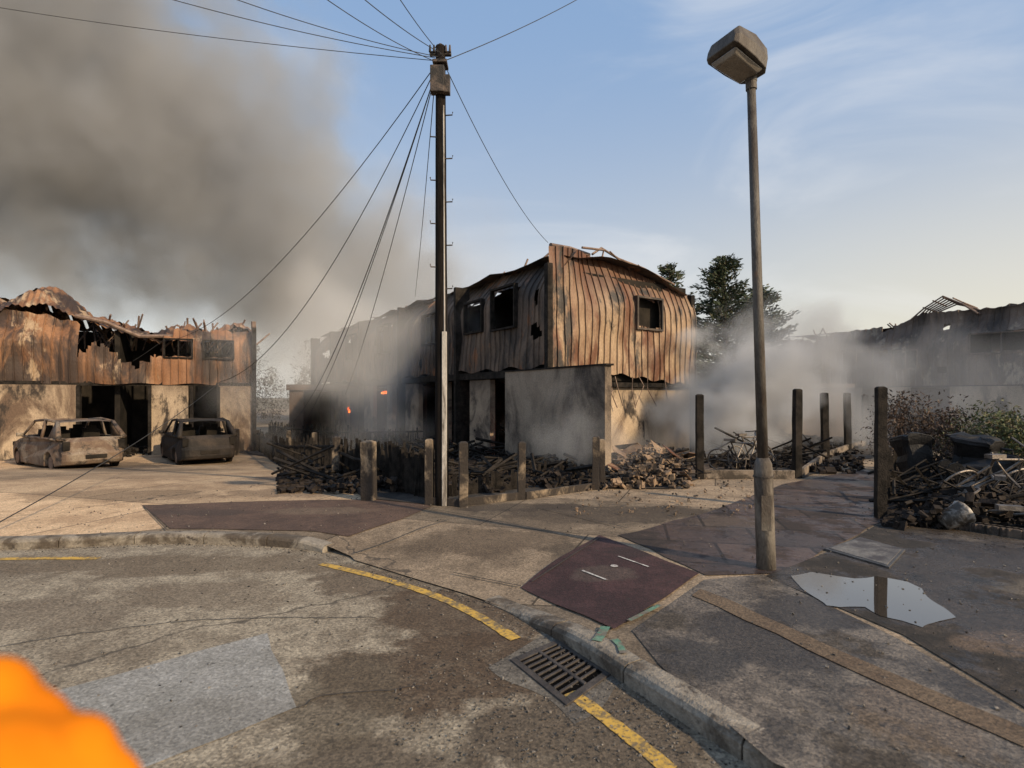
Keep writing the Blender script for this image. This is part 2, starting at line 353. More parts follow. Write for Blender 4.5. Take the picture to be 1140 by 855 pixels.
flat('gully_surround',[GR(545,740),GR(622,703),GR(715,752),GR(640,806)],.0025,m_col,rag=.06,grid=.05)
m_grit=M('loose_grit',(.10,.085,.07),(.3,.27,.23),30,.9,.2,c3=(.02,.02,.02),s3=14,t3=.5)
mb=MB()
for i in range(1200):
    x,y=GR(U(440,770),U(725,850)); mb.rock((x,y,.004),U(.0015,.007))
for i in range(2000):
    x=U(-6,8); y=U(2.2,9); 
    on=y>6.1 or x>1.4
    mb.rock((x,y,(zt(x,y)+.012 if on else .004)),U(.002,.010))
for i in range(len(kc)*10):
    p=kc[i//10]
    if -8<p.x<1.5 and p.y>1: mb.rock((p.x-abs(random.gauss(0,.07)),p.y-abs(random.gauss(0,.07)),.004),U(.002,.009))
mb.obj('loose_grit',m_grit)
# =========== MATERIALS for structures ==========
m_char=M('charred_timber',(.008,.007,.006),(.035,.029,.024),6,.9,.7,fine=60,spec=.2)
m_soot=M('soot_interior',(.010,.009,.008),(.03,.025,.02),2,.95,.3,spec=.2)
m_gable=M('scorched_cladding',(.38,.275,.175),(.25,.16,.095),1.6,.6,.3,c3=(.13,.054,.027),s3=1.1,t3=.52,w3=.09,stretch=(1,1,.35),zg=(3.3,5.0,(.10,.05,.032),2.4),metal=.1,c4=(.028,.023,.02),t4=.585,s4=1.5)
m_dclad=M('sooty_cladding',(.12,.085,.062),(.20,.14,.097),1.2,.7,.3,c3=(.03,.024,.02),s3=.9,t3=.5,w3=.12,stretch=(1,1,.4),metal=.1,c4=(.21,.10,.05),t4=.61,s4=1.8)
m_lclad=M('rusted_cladding',(.31,.16,.076),(.19,.088,.043),1.2,.65,.3,c3=(.045,.028,.02),s3=.8,t3=.50,w3=.08,stretch=(1,1,.3),metal=.1,c4=(.36,.26,.165),t4=.6,s4=1.4)
m_rclad=M('grey_scorched_cladding',(.10,.072,.057),(.18,.13,.095),1,.7,.3,c3=(.03,.023,.019),s3=.7,t3=.5,w3=.1,stretch=(1,1,.4),c4=(.26,.21,.155),t4=.6,s4=1.2)
m_wall=M('sooty_render',(.38,.30,.215),(.26,.20,.145),1.5,.9,.4,c3=(.05,.038,.03),s3=.9,t3=.52,w3=.1,zg=(1.1,2.5,(.06,.045,.035),1.2))
m_wall2=M('pale_render',(.46,.36,.255),(.36,.275,.185),1.5,.9,.3,c3=(.12,.08,.055),s3=.8,t3=.55,w3=.1,c4=(.035,.027,.022),t4=.59,s4=1.1,stretch=(1,1,.45),zg=(1.3,2.6,(.08,.055,.04),2.2))
m_party=M('heat_stained_wall',(.34,.275,.205),(.23,.18,.133),1.2,.9,.5,c3=(.05,.038,.03),s3=.75,t3=.55,w3=.12,stretch=(1,1,.7))
m_steel=M('twisted_steel',(.12,.08,.06),(.25,.18,.14),5,.6,.3,metal=.4)
m_fire=emis('fire',(1,.10,.005),3.0)
def clad(name,parent,o,du,dn,L,zb,ztp,mat,prof=None,wins=(),rib=.24,rows=14,warp=.05,seed=0,hole=None):
    mb=MB(); us=[]
    n=int(L/rib)
    for i in range(n):
        a=i*rib
        us+=[(a,0),(a+rib*.40,.004),(a+rib*.80,0),(a+rib*.85,.035),(a+rib*.93,.035)]
    us.append((n*rib,0)); m=rows+1
    for (u,r) in us:
        b=zb(u); t=ztp(u)+.05*noise.noise((u*3,seed,2))
        pan=int(u/rib); sh=.03*noise.noise((pan*7.3,seed,5))
        for j in range(m):
            z=b+(t-b)*j/rows
            uu=u+warp*.5*noise.noise((pan*1.7,z*.9,seed+4))
            k=r+sh+warp*2*noise.noise((u*.7,z*.7,seed))+warp*.8*noise.noise((u*2.2,z*1.6,seed+9))+(prof(u,z) if prof else 0)
            mb.v.append((o[0]+du[0]*uu+dn[0]*k,o[1]+du[1]*uu+dn[1]*k,z))
    for i in range(len(us)-1):
        for j in range(rows):
            u=(us[i][0]+us[i+1][0])/2; z=mb.v[i*m+j][2]+.5*(mb.v[i*m+1][2]-mb.v[i*m][2])
            if any(w[0]<u<w[1] and w[2]<z<w[3] for w in wins): continue
            if hole and hole(u,z): continue
            a=i*m+j; mb.f.append((a,a+m,a+m+1,a+1))
    return mb.obj(name,mat,parent)
def winframe(parent,o,du,dn,w,mat,t=.05,mull=False):
    mb=MB(); u0,u1,z0,z1=w
    mb.wb(o,du,dn,u0-t,u0,-.05,.07,z0-t,z1+t); mb.wb(o,du,dn,u1,u1+t,-.05,.07,z0-t,z1+t)
    mb.wb(o,du,dn,u0+.001,u1-.001,-.05,.075,z0-t,z0); mb.wb(o,du,dn,u0+.001,u1-.001,-.05,.075,z1,z1+t)
    if mull: mb.wb(o,du,dn,(u0+u1)/2-.02,(u0+u1)/2+.02,-.03,.03,z0+.001,z1-.001)
    mb.obj('window_frame',mat,parent)
def flames(mb,c,w,h,n=5):
    for i in range(n):
        x=c[0]+U(-w,w)/2; y=c[1]+U(-.1,.1); hh=h*U(.3,1); r=U(.03,.09)*max(.6,h)
        pts=[];rs=[]; ph=U(0,6)
        for k in range(9):
            t=k/8; pts.append((x+.10*math.sin(t*6+ph)*h*t,y,c[2]+hh*t)); rs.append(max(.002,r*math.sin(math.pi*min(1,.3+t*.7))*(1+.3*math.sin(t*9+ph))))
        mb.tube(pts,rs,7)
# =========== CENTRAL TERRACE HOUSE ==========
H=empty('burnt_terrace_house',(.85,12.5,0)); O=(.85,12.5)
F=(-.55,.835); FN=(-.835,-.55); Gd=(.835,.55); GN=(.55,-.835)
LF=21.0; LG=5.15
def gtop(u): return 5.0+.10*math.sin(min(u,2.2)*1.4)-.62*ss(2.2,5.3,u)
def gbot(u): return 2.25-.3*ss(.5,5,u)+.04*math.sin(u*9)
gw=(2.75,3.6,3.35,4.1)
clad('gable_cladding',H,O,Gd,GN,LG,gbot,gtop,m_gable,wins=[gw],rows=26,warp=.045,seed=3,rib=.21,prof=lambda u,z:-.45*ss(3.7,5.1,z)*ss(.3,1.8,u))
winframe(H,O,Gd,GN,gw,m_dclad)
def ftop(t): 
    base=5.0-.10*math.sin(t*1.9)**2
    for c in(4.3,8.6,12.9,17.2): base+=.14*math.exp(-((t-c)/.25)**2)
    return base-.22*max(0,noise.noise((t*.9,3,3)))-.07*abs(noise.noise((t*3,1,1)))
fw=[(1.4,2.45,3.35,4.35),(3.0,3.9,3.4,4.2),(5.6,6.8,3.3,4.2),(9.8,11,3.3,4.3),(13.8,15,3.3,4.3)]
clad('upper_cladding',H,O,F,FN,LF,lambda t:2.3+.05*math.sin(t*5),ftop,m_dclad,prof=lambda u,z:-.95*ss(3.9,5.4,z),wins=fw,rows=20,warp=.06,seed=8,
  hole=lambda u,z:noise.noise((u*.8,z*1.2,4))>.55)
for w in fw: winframe(H,O,F,FN,w,m_char,mull=(w[0]>5))
mb=MB()
mb.wb(O,F,FN,-.06,.08,-.04,.10,2.15,4.6)
for t in(4.3,8.6,12.9,17.2,20.9): mb.wb(O,F,FN,t-.06,t+.06,-.3,.16,-.5,4.75)
mb.wb(O,F,FN,.1,LF,-.14,.05,2.08,2.26)
mb.wb(O,Gd,GN,.12,LG,-.16,-.02,1.85,1.96)
mb.obj('trim_and_party_fins',m_char,H)
mb=MB()
nI=34;nJ=14
for i in range(nI+1):
    t=i/nI*20.8+.05
    for j in range(nJ+1):
        a=j/nJ; n_=-.30-4.5*a; z=4.82+.36*math.sin(math.pi*a*.9+.15)-.5*a+.12*noise.noise((t*.8,a*4,6))+.03*(i%2)
        mb.v.append((O[0]+F[0]*t+FN[0]*n_,O[1]+F[1]*t+FN[1]*n_,z))
for i in range(nI):
    for j in range(nJ):
        if noise.noise((i*.4,j*.6,2))>.36 and i>5: continue
        a=i*(nJ+1)+j; mb.f.append((a,a+1,a+nJ+2,a+nJ+1))
mb.obj('roof_remnants',m_dclad,H)
mb=MB()
for a,b,z1 in((2.6,3.7,2.06),(5.1,5.6,2.06),(7.2,8.3,2.06),(9.6,10.1,2.06),(11.6,12.7,2.06),(15,17,2.06)):
    mb.wb(O,F,FN,a,b,-.16,.0,-.6,z1)
mb.obj('ground_floor_panels',m_wall,H)
mb=MB()
mb.wb(O,Gd,GN,.0,.95,-.3,-.15,0,1.84); mb.wb(O,Gd,GN,1.75,5.1,-.3,-.15,0,.0+1.84)
mb.obj('gable_ground_wall',m_wall2,H)
mb=MB()
mb.wb(O,F,FN,.2,LF,-4.9,-.3,2.0,2.2)
for t in(.25,4.3,8.6,12.9,17.2,20.8): mb.wb(O,F,FN,t,t+.15,-4.9,-.95,-.6,4.6)
mb.wb(O,F,FN,.1,LF,-5.1,-4.95,-.6,4.4)
mb.wb(O,F,FN,.45,LF,-2.2,-2.1,-.6,4.8)
mb.obj('internal_walls',m_soot,H)
mb=MB()
def gp(u,n,z): return Vector((O[0]+Gd[0]*u+GN[0]*n,O[1]+Gd[1]*u+GN[1]*n,z))
mb.tube([gp(.1,-.1,5.05),gp(.9,-.4,5.16),gp(1.6,-.5,5.12)],.05)
mb.tube([gp(1.7,-.5,5.15),gp(2.0,-.5,5.35),gp(2.6,-.5,5.16),gp(3.4,-.4,5.0),gp(4.6,-.4,4.7)],.03)
mb.tube([gp(1.2,-.3,5.2),gp(1.9,-.3,5.24),gp(1.85,-.3,5.05)],.03)
mb.tube([gp(2.2,-.4,5.27),gp(2.9,-.4,4.9)],.02); mb.tube([gp(3.2,-.4,5.06),gp(3.8,-.4,4.7)],.02)
mb.tube([gp(.6,-1.4,4.9),gp(1.0,-1.2,5.3),gp(1.9,-1.2,5.22)],.03)
mb.tube([gp(2.4,-1.4,4.9),gp(2.6,-1.2,5.35),gp(3.6,-1.2,5.22),gp(4.3,-1.2,4.8)],.025)
for t in range(1,20):
    q=Vector((O[0]+F[0]*t,O[1]+F[1]*t,0)); fn=Vector((*FN,0)); 
    a=q+fn*-.6; a.z=4.8; b=q+fn*-1.0+Vector((U(-.3,.3),0,0)); b.z=U(4.95,5.25)
    if R()<.5: mb.tube([a,b],.025)
mb.obj('twisted_roof_steel',m_steel,H)
mb=MB()
for i in range(9):
    u=U(.3,4.8); mb.tube([gp(u,.02,2.1),gp(u+U(-.1,.1),.1,U(1.6,1.9)),gp(u+U(-.3,.3),.1,U(1.3,1.7))],.012)
mb.obj('hanging_strips',m_steel,H)
mb=MB(); 
mb.wb(O,F,FN,-2.15,1.35,.17,.33,-.2,2.2)
mb.obj('garden_screen_wall',m_party,H)
mb=MB(); mb.wb(O,F,FN,-2.2,1.40,.15,.35,2.2,2.235); mb.obj('wall_coping',m_char,H)
mb=MB()
for t,n_,z0,w,h in((1.9,-.9,.2,.3,.8),(9.4,-.5,1.0,.5,.3),(14.5,-.5,.9,1.2,.8),(4.8,-.9,.2,.2,.35)):
    flames(mb,(O[0]+F[0]*t+FN[0]*n_,O[1]+F[1]*t+FN[1]*n_,z0),w,h,7)
for k in range(12): flames(mb,(O[0]+F[0]*(9.9+k*.12)+FN[0]*-.22,O[1]+F[1]*(9.9+k*.12)+FN[1]*-.22,1.72),.1,.14,2)
mb.obj('flames',m_fire,H)
# =========== LEFT TERRACE ==========
HL=empty('burnt_terrace_house',(-9.5,20.5,-.4)); OL=(-9.5,20.5); A=(-.91,-.414); AN=(.414,-.91)
def ltop(s):
    t=4.0+.15*noise.noise((s*1.3,2,2))+.16*noise.noise((s*5,2,2))
    if 2.6<s<5.2: t-=.25
    if s>5.3: t=4.15+.25*ss(5.3,7,s)+.12*noise.noise((s*3,4,2))
    return t
lw=[(.7,1.6,3.0,3.6),(2.0,2.8,3.0,3.6),(9,10,2.9,3.7),(12,13,2.9,3.7)]
clad('upper_cladding',HL,OL,A,AN,17,lambda s:2.05+.03*math.sin(s*4),ltop,m_lclad,wins=lw,rows=14,warp=.07,seed=21,prof=lambda u,z:-.45*ss(3.3,4.3,z),
   hole=lambda u,z:(2.9<u<5.3 and z>3.0+.3*math.sin(u*3)+.25*noise.noise((u*4,z*3,1))) )
for w in lw: winframe(HL,OL,A,AN,w,m_char,mull=True)
mb=MB()
for a,b in((0,1.15),(2.1,3.2),(5.3,9.5),(12,13),(15,17)): mb.wb(OL,A,AN,a,b,-.2,.0,-.7,2.0)
mb.obj('ground_floor_panels',m_wall2,HL)
mb=MB()
mb.wb(OL,A,AN,-.08,.06,-.3,.1,-.7,4.15); mb.wb(OL,A,AN,.07,17,-.2,-.01,1.98,2.12)
for s in(1.15,2.0,3.25,5.25): mb.wb(OL,A,AN,s-.05,s+.05,-.2,.03,-.7,1.97)
mb.obj('trim_and_party_fins',m_char,HL)
mb=MB(); mb.wb(OL,A,AN,0,17,-6,-5.8,-.7,4.0); mb.wb(OL,A,AN,0.0,17,-2.6,-2.5,-.7,4.0)
for s in(0.08,4.2,8.5,12.7,16.8): mb.wb(OL,A,AN,s,s+.15,-5.9,-.5,-.7,3.9)
mb.obj('internal_walls',m_soot,HL)
mb=MB()
def lp(s,n,z): return (OL[0]+A[0]*s+AN[0]*n,OL[1]+A[1]*s+AN[1]*n,z)
def roofsheet(s0,s1,n0,n1,zf,ni=14,nj=10,hol=.42):
    b=len(mb.v)
    for i in range(ni+1):
        for j in range(nj+1):
            s=s0+(s1-s0)*i/ni; n=n0+(n1-n0)*j/nj; mb.v.append(lp(s,n,zf(i/ni,j/nj)+.06*(i%2)+.14*noise.noise((s*2,n*2,3))))
    for i in range(ni):
        for j in range(nj):
            if noise.noise((i*.4+s0,j*.5,9))>hol: continue
            a=b+i*(nj+1)+j; mb.f.append((a,a+1,a+nj+2,a+nj+1))
roofsheet(4.7,8.2,-.35,-5,lambda a,c:4.05+1.35*math.sin(math.pi*a)**1.5*(.15+.85*math.sin(math.pi*min(1,c*1.6+.1))),40)
roofsheet(7.6,17,-.4,-5,lambda a,c:4.35+.25*math.sin(a*9)+.6*math.sin(math.pi*c),40)
roofsheet(3.0,5.0,-.3,-4,lambda a,c:3.4+.7*a+.35*math.sin(c*5),18)
roofsheet(1.9,3.6,-.5,-4,lambda a,c:3.75+.75*math.sin(math.pi*a)*c+.1*math.sin(c*9),16)
roofsheet(.1,2.3,-.5,-4,lambda a,c:3.95+.2*math.sin(a*7)+.35*math.sin(math.pi*c),18)
mb.obj('buckled_roof_sheets',m_lclad,HL)
mb=MB()
for i in range(50):
    s=U(0,5.8); mb.tube([lp(s,U(-.6,-3),3.3),lp(s+U(-.8,.8),U(-.6,-3),U(3.9,4.6))],U(.015,.04))
mb.tube([lp(5.4,-.3,4.3),lp(4.6,-.3,4.15),lp(3.6,-.3,3.7),lp(2.6,-.3,3.75)],.07)
mb.tube([lp(.0,-.2,3.9),lp(.02,-.2,4.4)],.09)
mb.obj('twisted_roof_steel',m_steel,HL)
mb=MB()
for i in range(260):
    s=random.choice((U(1.2,2.05),U(3.3,5.2))); x,y,_=lp(s,U(-1.8,.5),0); mb.rock((x,y,-.38+U(0,.25)),U(.03,.12))
mb.obj('burnt_contents',m_char,HL)
GRG=empty('burnt_garage_row',(-11,27,-.4)); mb=MB(); OG=(-9.8,24.5)
for a,b in((0,.6),(2.6,3.0),(5,5.4)): mb.wb(OG,(1,.1),(.1,-1),a,b,-3,0,-.7,1.9)
mb.wb(OG,(1,.1),(.1,-1),-.1,5.5,-3.1,.1,1.9,2.15); mb.wb(OG,(1,.1),(.1,-1),0,5.4,-3.2,-3.1,-.7,1.9)
mb.obj('walls',M('sooty_brick',(.07,.05,.04),(.12,.085,.065),2,.9,.4),GRG)
# =========== RIGHT TERRACE ==========
HR=empty('burnt_terrace_house',(14.4,30,0)); OR_=(14.4,30); B=(.587,-.81); BN=(-.81,-.587)
def rtop(s): return 4.7+.12*noise.noise((s*1.1,8,2))+.09*noise.noise((s*4,8,2))+.45*ss(5.2,6.2,s)+.2*ss(1,4,s)-.3*math.exp(-((s-1.6)/.5)**2)
rw=[(1.2,2.2,2.9,3.7),(3.2,4.4,2.9,3.8),(5.4,6.3,2.9,3.7),(8.2,10.2,3.4,4.2),(12,13,2.9,3.7)]
clad('upper_cladding',HR,OR_,B,BN,18,lambda s:2.1,rtop,m_rclad,wins=rw,rows=12,warp=.07,seed=33,prof=lambda u,z:-.5*ss(3.8,5.0,z),hole=lambda u,z:noise.noise((u*.9,z*1.1,14))>.55)
for w in rw: winframe(HR,OR_,B,BN,w,m_dclad,mull=True)
mb=MB()
for a,b in((0,1),(2.5,4),(5.2,6),(7.5,11),(12,18)): mb.wb(OR_,B,BN,a,b,-.2,0,0,2.05)
mb.obj('ground_floor_panels',m_wall2,HR)
mb=MB(); mb.wb(OR_,B,BN,0,18,-5.2,-5,0,4.5); mb.wb(OR_,B,BN,0,18,-2.6,-2.5,0,4.6)
for s in(0,4.3,8.6,12.9,17.5): mb.wb(OR_,B,BN,s,s+.15,-5,-.6,0,4.6)
mb.wb(OR_,B,BN,0,18,-5,-.3,2,2.1)
mb.obj('internal_walls',m_soot,HR)
mb=MB()
def rp(s,n,z): return Vector((OR_[0]+B[0]*s+BN[0]*n,OR_[1]+B[1]*s+BN[1]*n,z))
mbr=MB()
for i in range(24):
    for j in range(6):
        if noise.noise((i*.5,j*.7,4))>.2: continue
        s0=i*.75;s1=s0+.75;a0_=-.5-j*.75;a1_=a0_-.75
        zf=lambda s,n:4.75+.45*ss(5.2,6.2,s)+.25*math.sin(min(1,-n/4.5)*3)+.1*noise.noise((s,n,2))
        mbr.poly([rp(s0,a0_,zf(s0,a0_)),rp(s1,a0_,zf(s1,a0_)),rp(s1,a1_,zf(s1,a1_)),rp(s0,a1_,zf(s0,a1_))])
mbr.obj('roof_remnants',m_rclad,HR)
for k in range(7):
    mb.tube([rp(6.0+.05*k,-.2-k*.3,5.1),rp(6.5,-.2-k*.3,5.55),rp(7.2,-.2-k*.3,6.0-.03*k),rp(7.9,-.2-k*.3,5.55),rp(8.4,-.2-k*.3,5.1)],.035)
for a in(.2,.35,.5,.65,.8): mb.tube([rp(6.0+2.4*a,-.2,5.1+.85*math.sin(a*3.1)),rp(6.0+2.4*a,-2,5.1+.75*math.sin(a*3.1))],.03)
for i in range(30):
    s=U(0,17); mb.tube([rp(s,-1,4.3),rp(s+U(-.9,.9),-1,U(4.8,5.3))],.03)
mb.obj('twisted_roof_steel',m_steel,HR)
GB=empty('burnt_outbuilding',(9,20,0)); mb=MB(); mb.wb((7.6,21),(1,0),(0,-1),0,5,-3,0,0,1.95); mb.wb((7.4,21),(1,0),(0,-1),0,5.4,-3.2,.2,1.951,2.1); mb.obj('walls',m_rclad,GB)
# =========== TREES =============
def leafmat(name,c1,c2,c3):
    m,nt,N,L,bs=newmat(name); co=objc(nt)
    col=mx(nt,mr(nt,nz(nt,co,1.4,2,.6),.35,.65),c1,c2); col=mx(nt,mr(nt,nz(nt,co,9,1,.5),.5,.7),col,c3)
    L.new(col,bs.inputs['Base Color']); bs.inputs['Roughness'].default_value=.7; return m
m_bark=M('bark',(.06,.045,.035),(.11,.085,.065),8,.9,.6)
def leaf(mb,p,s,d=None):
    a=Vector((U(-1,1),U(-1,1),U(-1,1))).normalized() if d is None else (d+Vector((U(-.5,.5),U(-.5,.5),U(-.5,.5)))).normalized()
    b=a.cross(Vector((U(-1,1),U(-1,1),U(-1,1)))).normalized()*s*.32; a=a*s
    mb.poly([p-a*.5,p+b*.5,p+a*.5,p-b*.5])
def conifer(name,x,y,h,rad,mat,n=150,zb=.1):
    e=empty(name,(x,y,zb)); mb=MB(); mb.tube([(x,y,zb),(x+.1,y,zb+h*.5),(x,y,zb+h*.97)],[.22,.14,.02],9)
    lm=MB()
    for i in range(n):
        t=(i+R())/n; z=zb+h*(.12+.86*t); rr=rad*(1-t)**.55*U(.55,1.12)*(1+.25*math.sin(t*11+x))+.15; a=U(0,6.28)
        d=Vector((math.cos(a),math.sin(a),U(.05,.5))); tip=Vector((x,y,z))+d*rr
        mid=Vector((x,y,z))+d*rr*.5+Vector((0,0,.05)); mb.tube([(x,y,z),mid,tip],[.03,.02,.006],4,False)
        m=int(20+rr*34)
        for k in range(m):
            q=.15+.85*(k/m); p=Vector((x,y,z)).lerp(tip,q)+Vector((U(-1,1),U(-1,1),U(-.8,.5)))*.30*(1.15-q*.6)
            leaf(lm,p,U(.14,.30),d)
    mb.obj('trunk_and_limbs',m_bark,e); lm.obj('foliage',mat,e)
m_con=leafmat('conifer_foliage',(.025,.045,.022),(.05,.075,.035),(.09,.07,.04))
conifer('conifer_tree',9.9,26,8.1,2.9,m_con,190)
conifer('conifer_tree',7.9,28,8.3,2.5,m_con,150)
conifer('conifer_tree',12.0,27,6.9,2.5,m_con,160)
def bush(name,c,rad,n,mat,ls,twigs=20):
    e=empty(name,c); lm=MB(); tw=MB(); c=Vector(c)
    cl=[c+Vector((U(-1,1)*rad[0]*.75,U(-1,1)*rad[1]*.75,U(.2,1.5)*rad[2]*.65)) for _ in range(14)]
    for i in range(n):
        q=random.choice(cl); w=Vector((random.gauss(0,1),random.gauss(0,1),random.gauss(0,1)))
        p=q+Vector((w.x*rad[0]*.2,w.y*rad[1]*.2,w.z*rad[2]*.2))
        if p.z<c.z or p.z>c.z+rad[2]*1.25: continue
        leaf(lm,p,ls*U(.6,1.4))
    for i in range(twigs):
        q=random.choice(cl)+Vector((U(-.2,.2),U(-.2,.2),U(0,.3))); tw.tube([c+Vector((U(-.2,.2),U(-.2,.2),-.05)),c.lerp(q,.5)+Vector((U(-.1,.1),0,.1)),q],[.015,.01,.003],4,False)
    lm.obj('foliage',mat,e); tw.obj('stems',m_char if 'burnt' in name else m_bark,e)
m_dead=leafmat('scorched_leaves',(.045,.028,.018),(.085,.048,.028),(.02,.016,.013))
m_green=leafmat('shrub_leaves',(.045,.065,.018),(.085,.095,.03),(.13,.085,.04))
bush('burnt_shrub',(7.9,10.9,.1),(.8,.7,1.3),5500,m_dead,.07)
bush('burnt_shrub',(9.9,12.6,.1),(1.0,.8,1.0),3500,m_dead,.08)
bush('garden_shrub',(9.3,10.2,.1),(1.0,.8,1.0),5500,m_green,.075)
bush('garden_shrub',(9.4,9.2,.1),(.8,.8,.7),4500,m_green,.075)
bush('garden_shrub',(10.9,12.2,.1),(1.4,.9,1.2),4500,m_green,.08)
lm=MB()
for i in range(20):
    x=U(-26,-13); y=U(40,46); h=U(2.6,5.4)
    for k in range(600):
        a=U(0,6.28); t=R(); rr=1.5*math.sqrt(R())*math.sin(math.pi*(.15+.8*t)); leaf(lm,Vector((x+rr*math.cos(a),y+rr*math.sin(a),h*t*1.1)),U(.12,.3))
for i in range(12):
    x=U(18,44); y=U(44,52); h=U(4,6)
    for k in range(200):
        a=U(0,6.28); t=R(); rr=2*math.sqrt(R())*math.sin(math.pi*(.15+.8*t)); leaf(lm,Vector((x+rr*math.cos(a),y+rr*math.sin(a),h*t*1.05)),U(.25,.55))
lm.obj('distant_trees',leafmat('distant_foliage',(.035,.03,.018),(.06,.045,.026),(.03,.03,.018)))
# =========== UTILITY POLE & WIRES ==========
px_,py_=G(492,562); TP=empty('telegraph_pole',(px_,py_,.1))
def pz(v): return EYE+(HOR-v)/FP*py_
ztop=pz(52)
m_pole=M('creosoted_pole',(.006,.005,.0045),(.020,.016,.014),4,.95,.8,stretch=(6,6,.6),fine=30,c3=(.045,.030,.022),s3=1,t3=.66,spec=.15)
mb=MB(); n=16; pts=[(px_-.02*(i/n),py_,.0+(ztop)*i/n) for i in range(n+1)]
mb.tube(pts,[.098-.03*i/n+.004*noise.noise((i*1.7,0,0)) for i in range(n+1)],14); mb.obj('pole',m_pole,TP,smooth=True)
m_galv=M('weathered_galvanised',(.20,.18,.155),(.31,.28,.24),3,.7,.3,c3=(.06,.048,.038),s3=2,t3=.5,w3=.12,stretch=(2,2,.6),metal=.2)
m_guard=M('cable_guard',(.36,.34,.31),(.5,.47,.43),3,.7,.2,c3=(.1,.085,.07),s3=2,t3=.56,stretch=(3,3,.5))
mb=MB(); mb.box((px_+.045,py_-.085,(.1+pz(370))/2),(.065,.05,pz(370)-.1)); mb.tube([(px_+.045,py_-.075,pz(370)),(px_+.03,py_-.07,pz(120))],.012,6); mb.obj('cable_guard',m_guard,TP,bevel=.006)
m_box=M('terminal_box',(.06,.045,.038),(.11,.085,.068),5,.7,.4,c3=(.02,.018,.016),s3=4,t3=.5)
mb=MB()
mb.box((px_-.05,py_-.08,pz(93)),(.19,.13,.36)); mb.box((px_+.07,py_-.07,pz(98)),(.10,.12,.24)); mb.box((px_-.02,py_,pz(60)),(.30,.06,.05)); mb.box((px_-.02,py_,pz(72)),(.20,.22,.04))
mb.tube([(px_-.02,py_,ztop-.02),(px_-.02,py_,ztop+.04)],[.075,.02],10)
for k in range(6): mb.tube([(px_-.16+.055*k,py_-.04,pz(60)),(px_-.16+.055*k,py_-.04,pz(52))],[.02,.012],7)
mb.obj('terminal_box',m_box,TP,bevel=.01)
mb=MB()
for i in range(9):
    z=pz(130)-i*.30; s=-1 if i%2 else 1
    if z<2.4: break
    mb.tube([(px_,py_-.03,z),(px_+s*.15,py_-.05,z),(px_+s*.155,py_-.05,z+.04)],.009,6)
mb.obj('climbing_pegs',m_box,TP)
top=Vector((px_-.04,py_-.02,pz(68)))
def wire(a,b,sag=.15,r=.008,n=22):
    a=Vector(a); b=Vector(b); mbw.tube([a.lerp(b,i/n)-Vector((0,0,sag*4*(i/n)*(1-i/n))) for i in range(n+1)],r,5,False)
mbw=MB()
for (u,v,d,s) in((-250,-40,12,.2),(60,-40,7,.1),(160,-40,6.5,.1),(310,-40,5.5,.08),(360,-40,5,.06),(420,-40,5,.05)): wire(top+Vector((U(-.1,.1),0,U(-.05,.08))),P(u,v,d),s,.005)
wire(top+Vector((.1,0,.0)),P(720,-48,11),.12,.006)
wire(top+Vector((.12,0,-.15)),P(610,270,13),.25,.006)
wire(top+Vector((-.08,0,-.12)),P(180,380,18.5),.9,.007)
wire(P(180,380,18.5),P(148,402,18.6),.02,.007)
wire(top+Vector((-.06,0,-.15)),P(245,425,14),.9,.007); 
a=P(245,425,14); wire(a,Vector((*G(-60,618),.14)),.15,.007)
for (u,v,d,s) in((326,470,17,.7),(338,472,17.5,.5),(350,430,20,.5),(384,440,19,.35),(462,330,19.5,.2)): wire(top+Vector((-.05,0,-.2)),P(u,v,d),s,.007)
mbw.obj('overhead_wires',M('wire_black',(.02,.02,.02),(.04,.04,.04),5,.8,0),None,smooth=True)
# =========== STREET LAMP ==========
lx,ly=G(853,633); SL=empty('street_lamp',(lx,ly,.1))
def lz(v): return EYE+(HOR-v)/FP*ly
tx=(836-570)/FP*ly; 
def lpnt(z): t=(z-.1)/(lz(85)-.1); return Vector((lx+(tx-lx)*t,ly,z))
mb=MB(); 
mb.tube([lpnt(.05),lpnt(.95),lpnt(1.02),lpnt(1.07)],[.080,.078,.072,.050],24); mb.obj('base_section',m_galv,SL,smooth=True)
m_shaft=M('lamp_shaft_grey',(.075,.068,.06),(.13,.118,.10),3,.65,.3,c3=(.045,.035,.028),s3=2,t3=.5,w3=.12,stretch=(2,2,.7),metal=.15,c4=(.15,.085,.045),t4=.66,s4=5)
mb=MB(); mb.tube([lpnt(1.07),lpnt(2.4),lpnt(lz(82))],[.046,.042,.036],18); mb.obj('shaft',m_shaft,SL,smooth=True)
mb=MB(); mb.tube([lpnt(.90),lpnt(.915)],[.086,.086],20); mb.tube([lpnt(lz(100)),lpnt(lz(86))],.046,16)
mb.box(lpnt(.6)+Vector((-.02,-.077,0)),(.085,.012,.3)); mb.obj('collar_and_door',m_shaft,SL)
tp=lpnt(lz(80)); mb=MB()
ax=Vector((-.86,-.42,.22)).normalized(); rt=Vector((.42,-.86,0)).normalized(); up=rt.cross(ax).normalized()
if up.z<0: up=-up
def hp(a,b,c): return tp+ax*a+rt*b+up*c
def loft(mb,secs):
    b=len(mb.v); n=len(secs[0])
    for s_ in secs: mb.v+=[tuple(p) for p in s_]
    for i in range(len(secs)-1):
        for k in range(n): a=b+i*n+k; c=b+i*n+(k+1)%n; mb.f.append((a,c,c+n,a+n))
    mb.f.append(tuple(b+k for k in range(n))); mb.f.append(tuple(b+(len(secs)-1)*n+n-1-k for k in range(n)))
def sec(a,w,z0,z1): return [hp(a,-w,z0),hp(a,w,z0),hp(a,w*1.0,z0+(z1-z0)*.5),hp(a,w*.82,z1),hp(a,-w*.82,z1),hp(a,-w*1.0,z0+(z1-z0)*.5)]
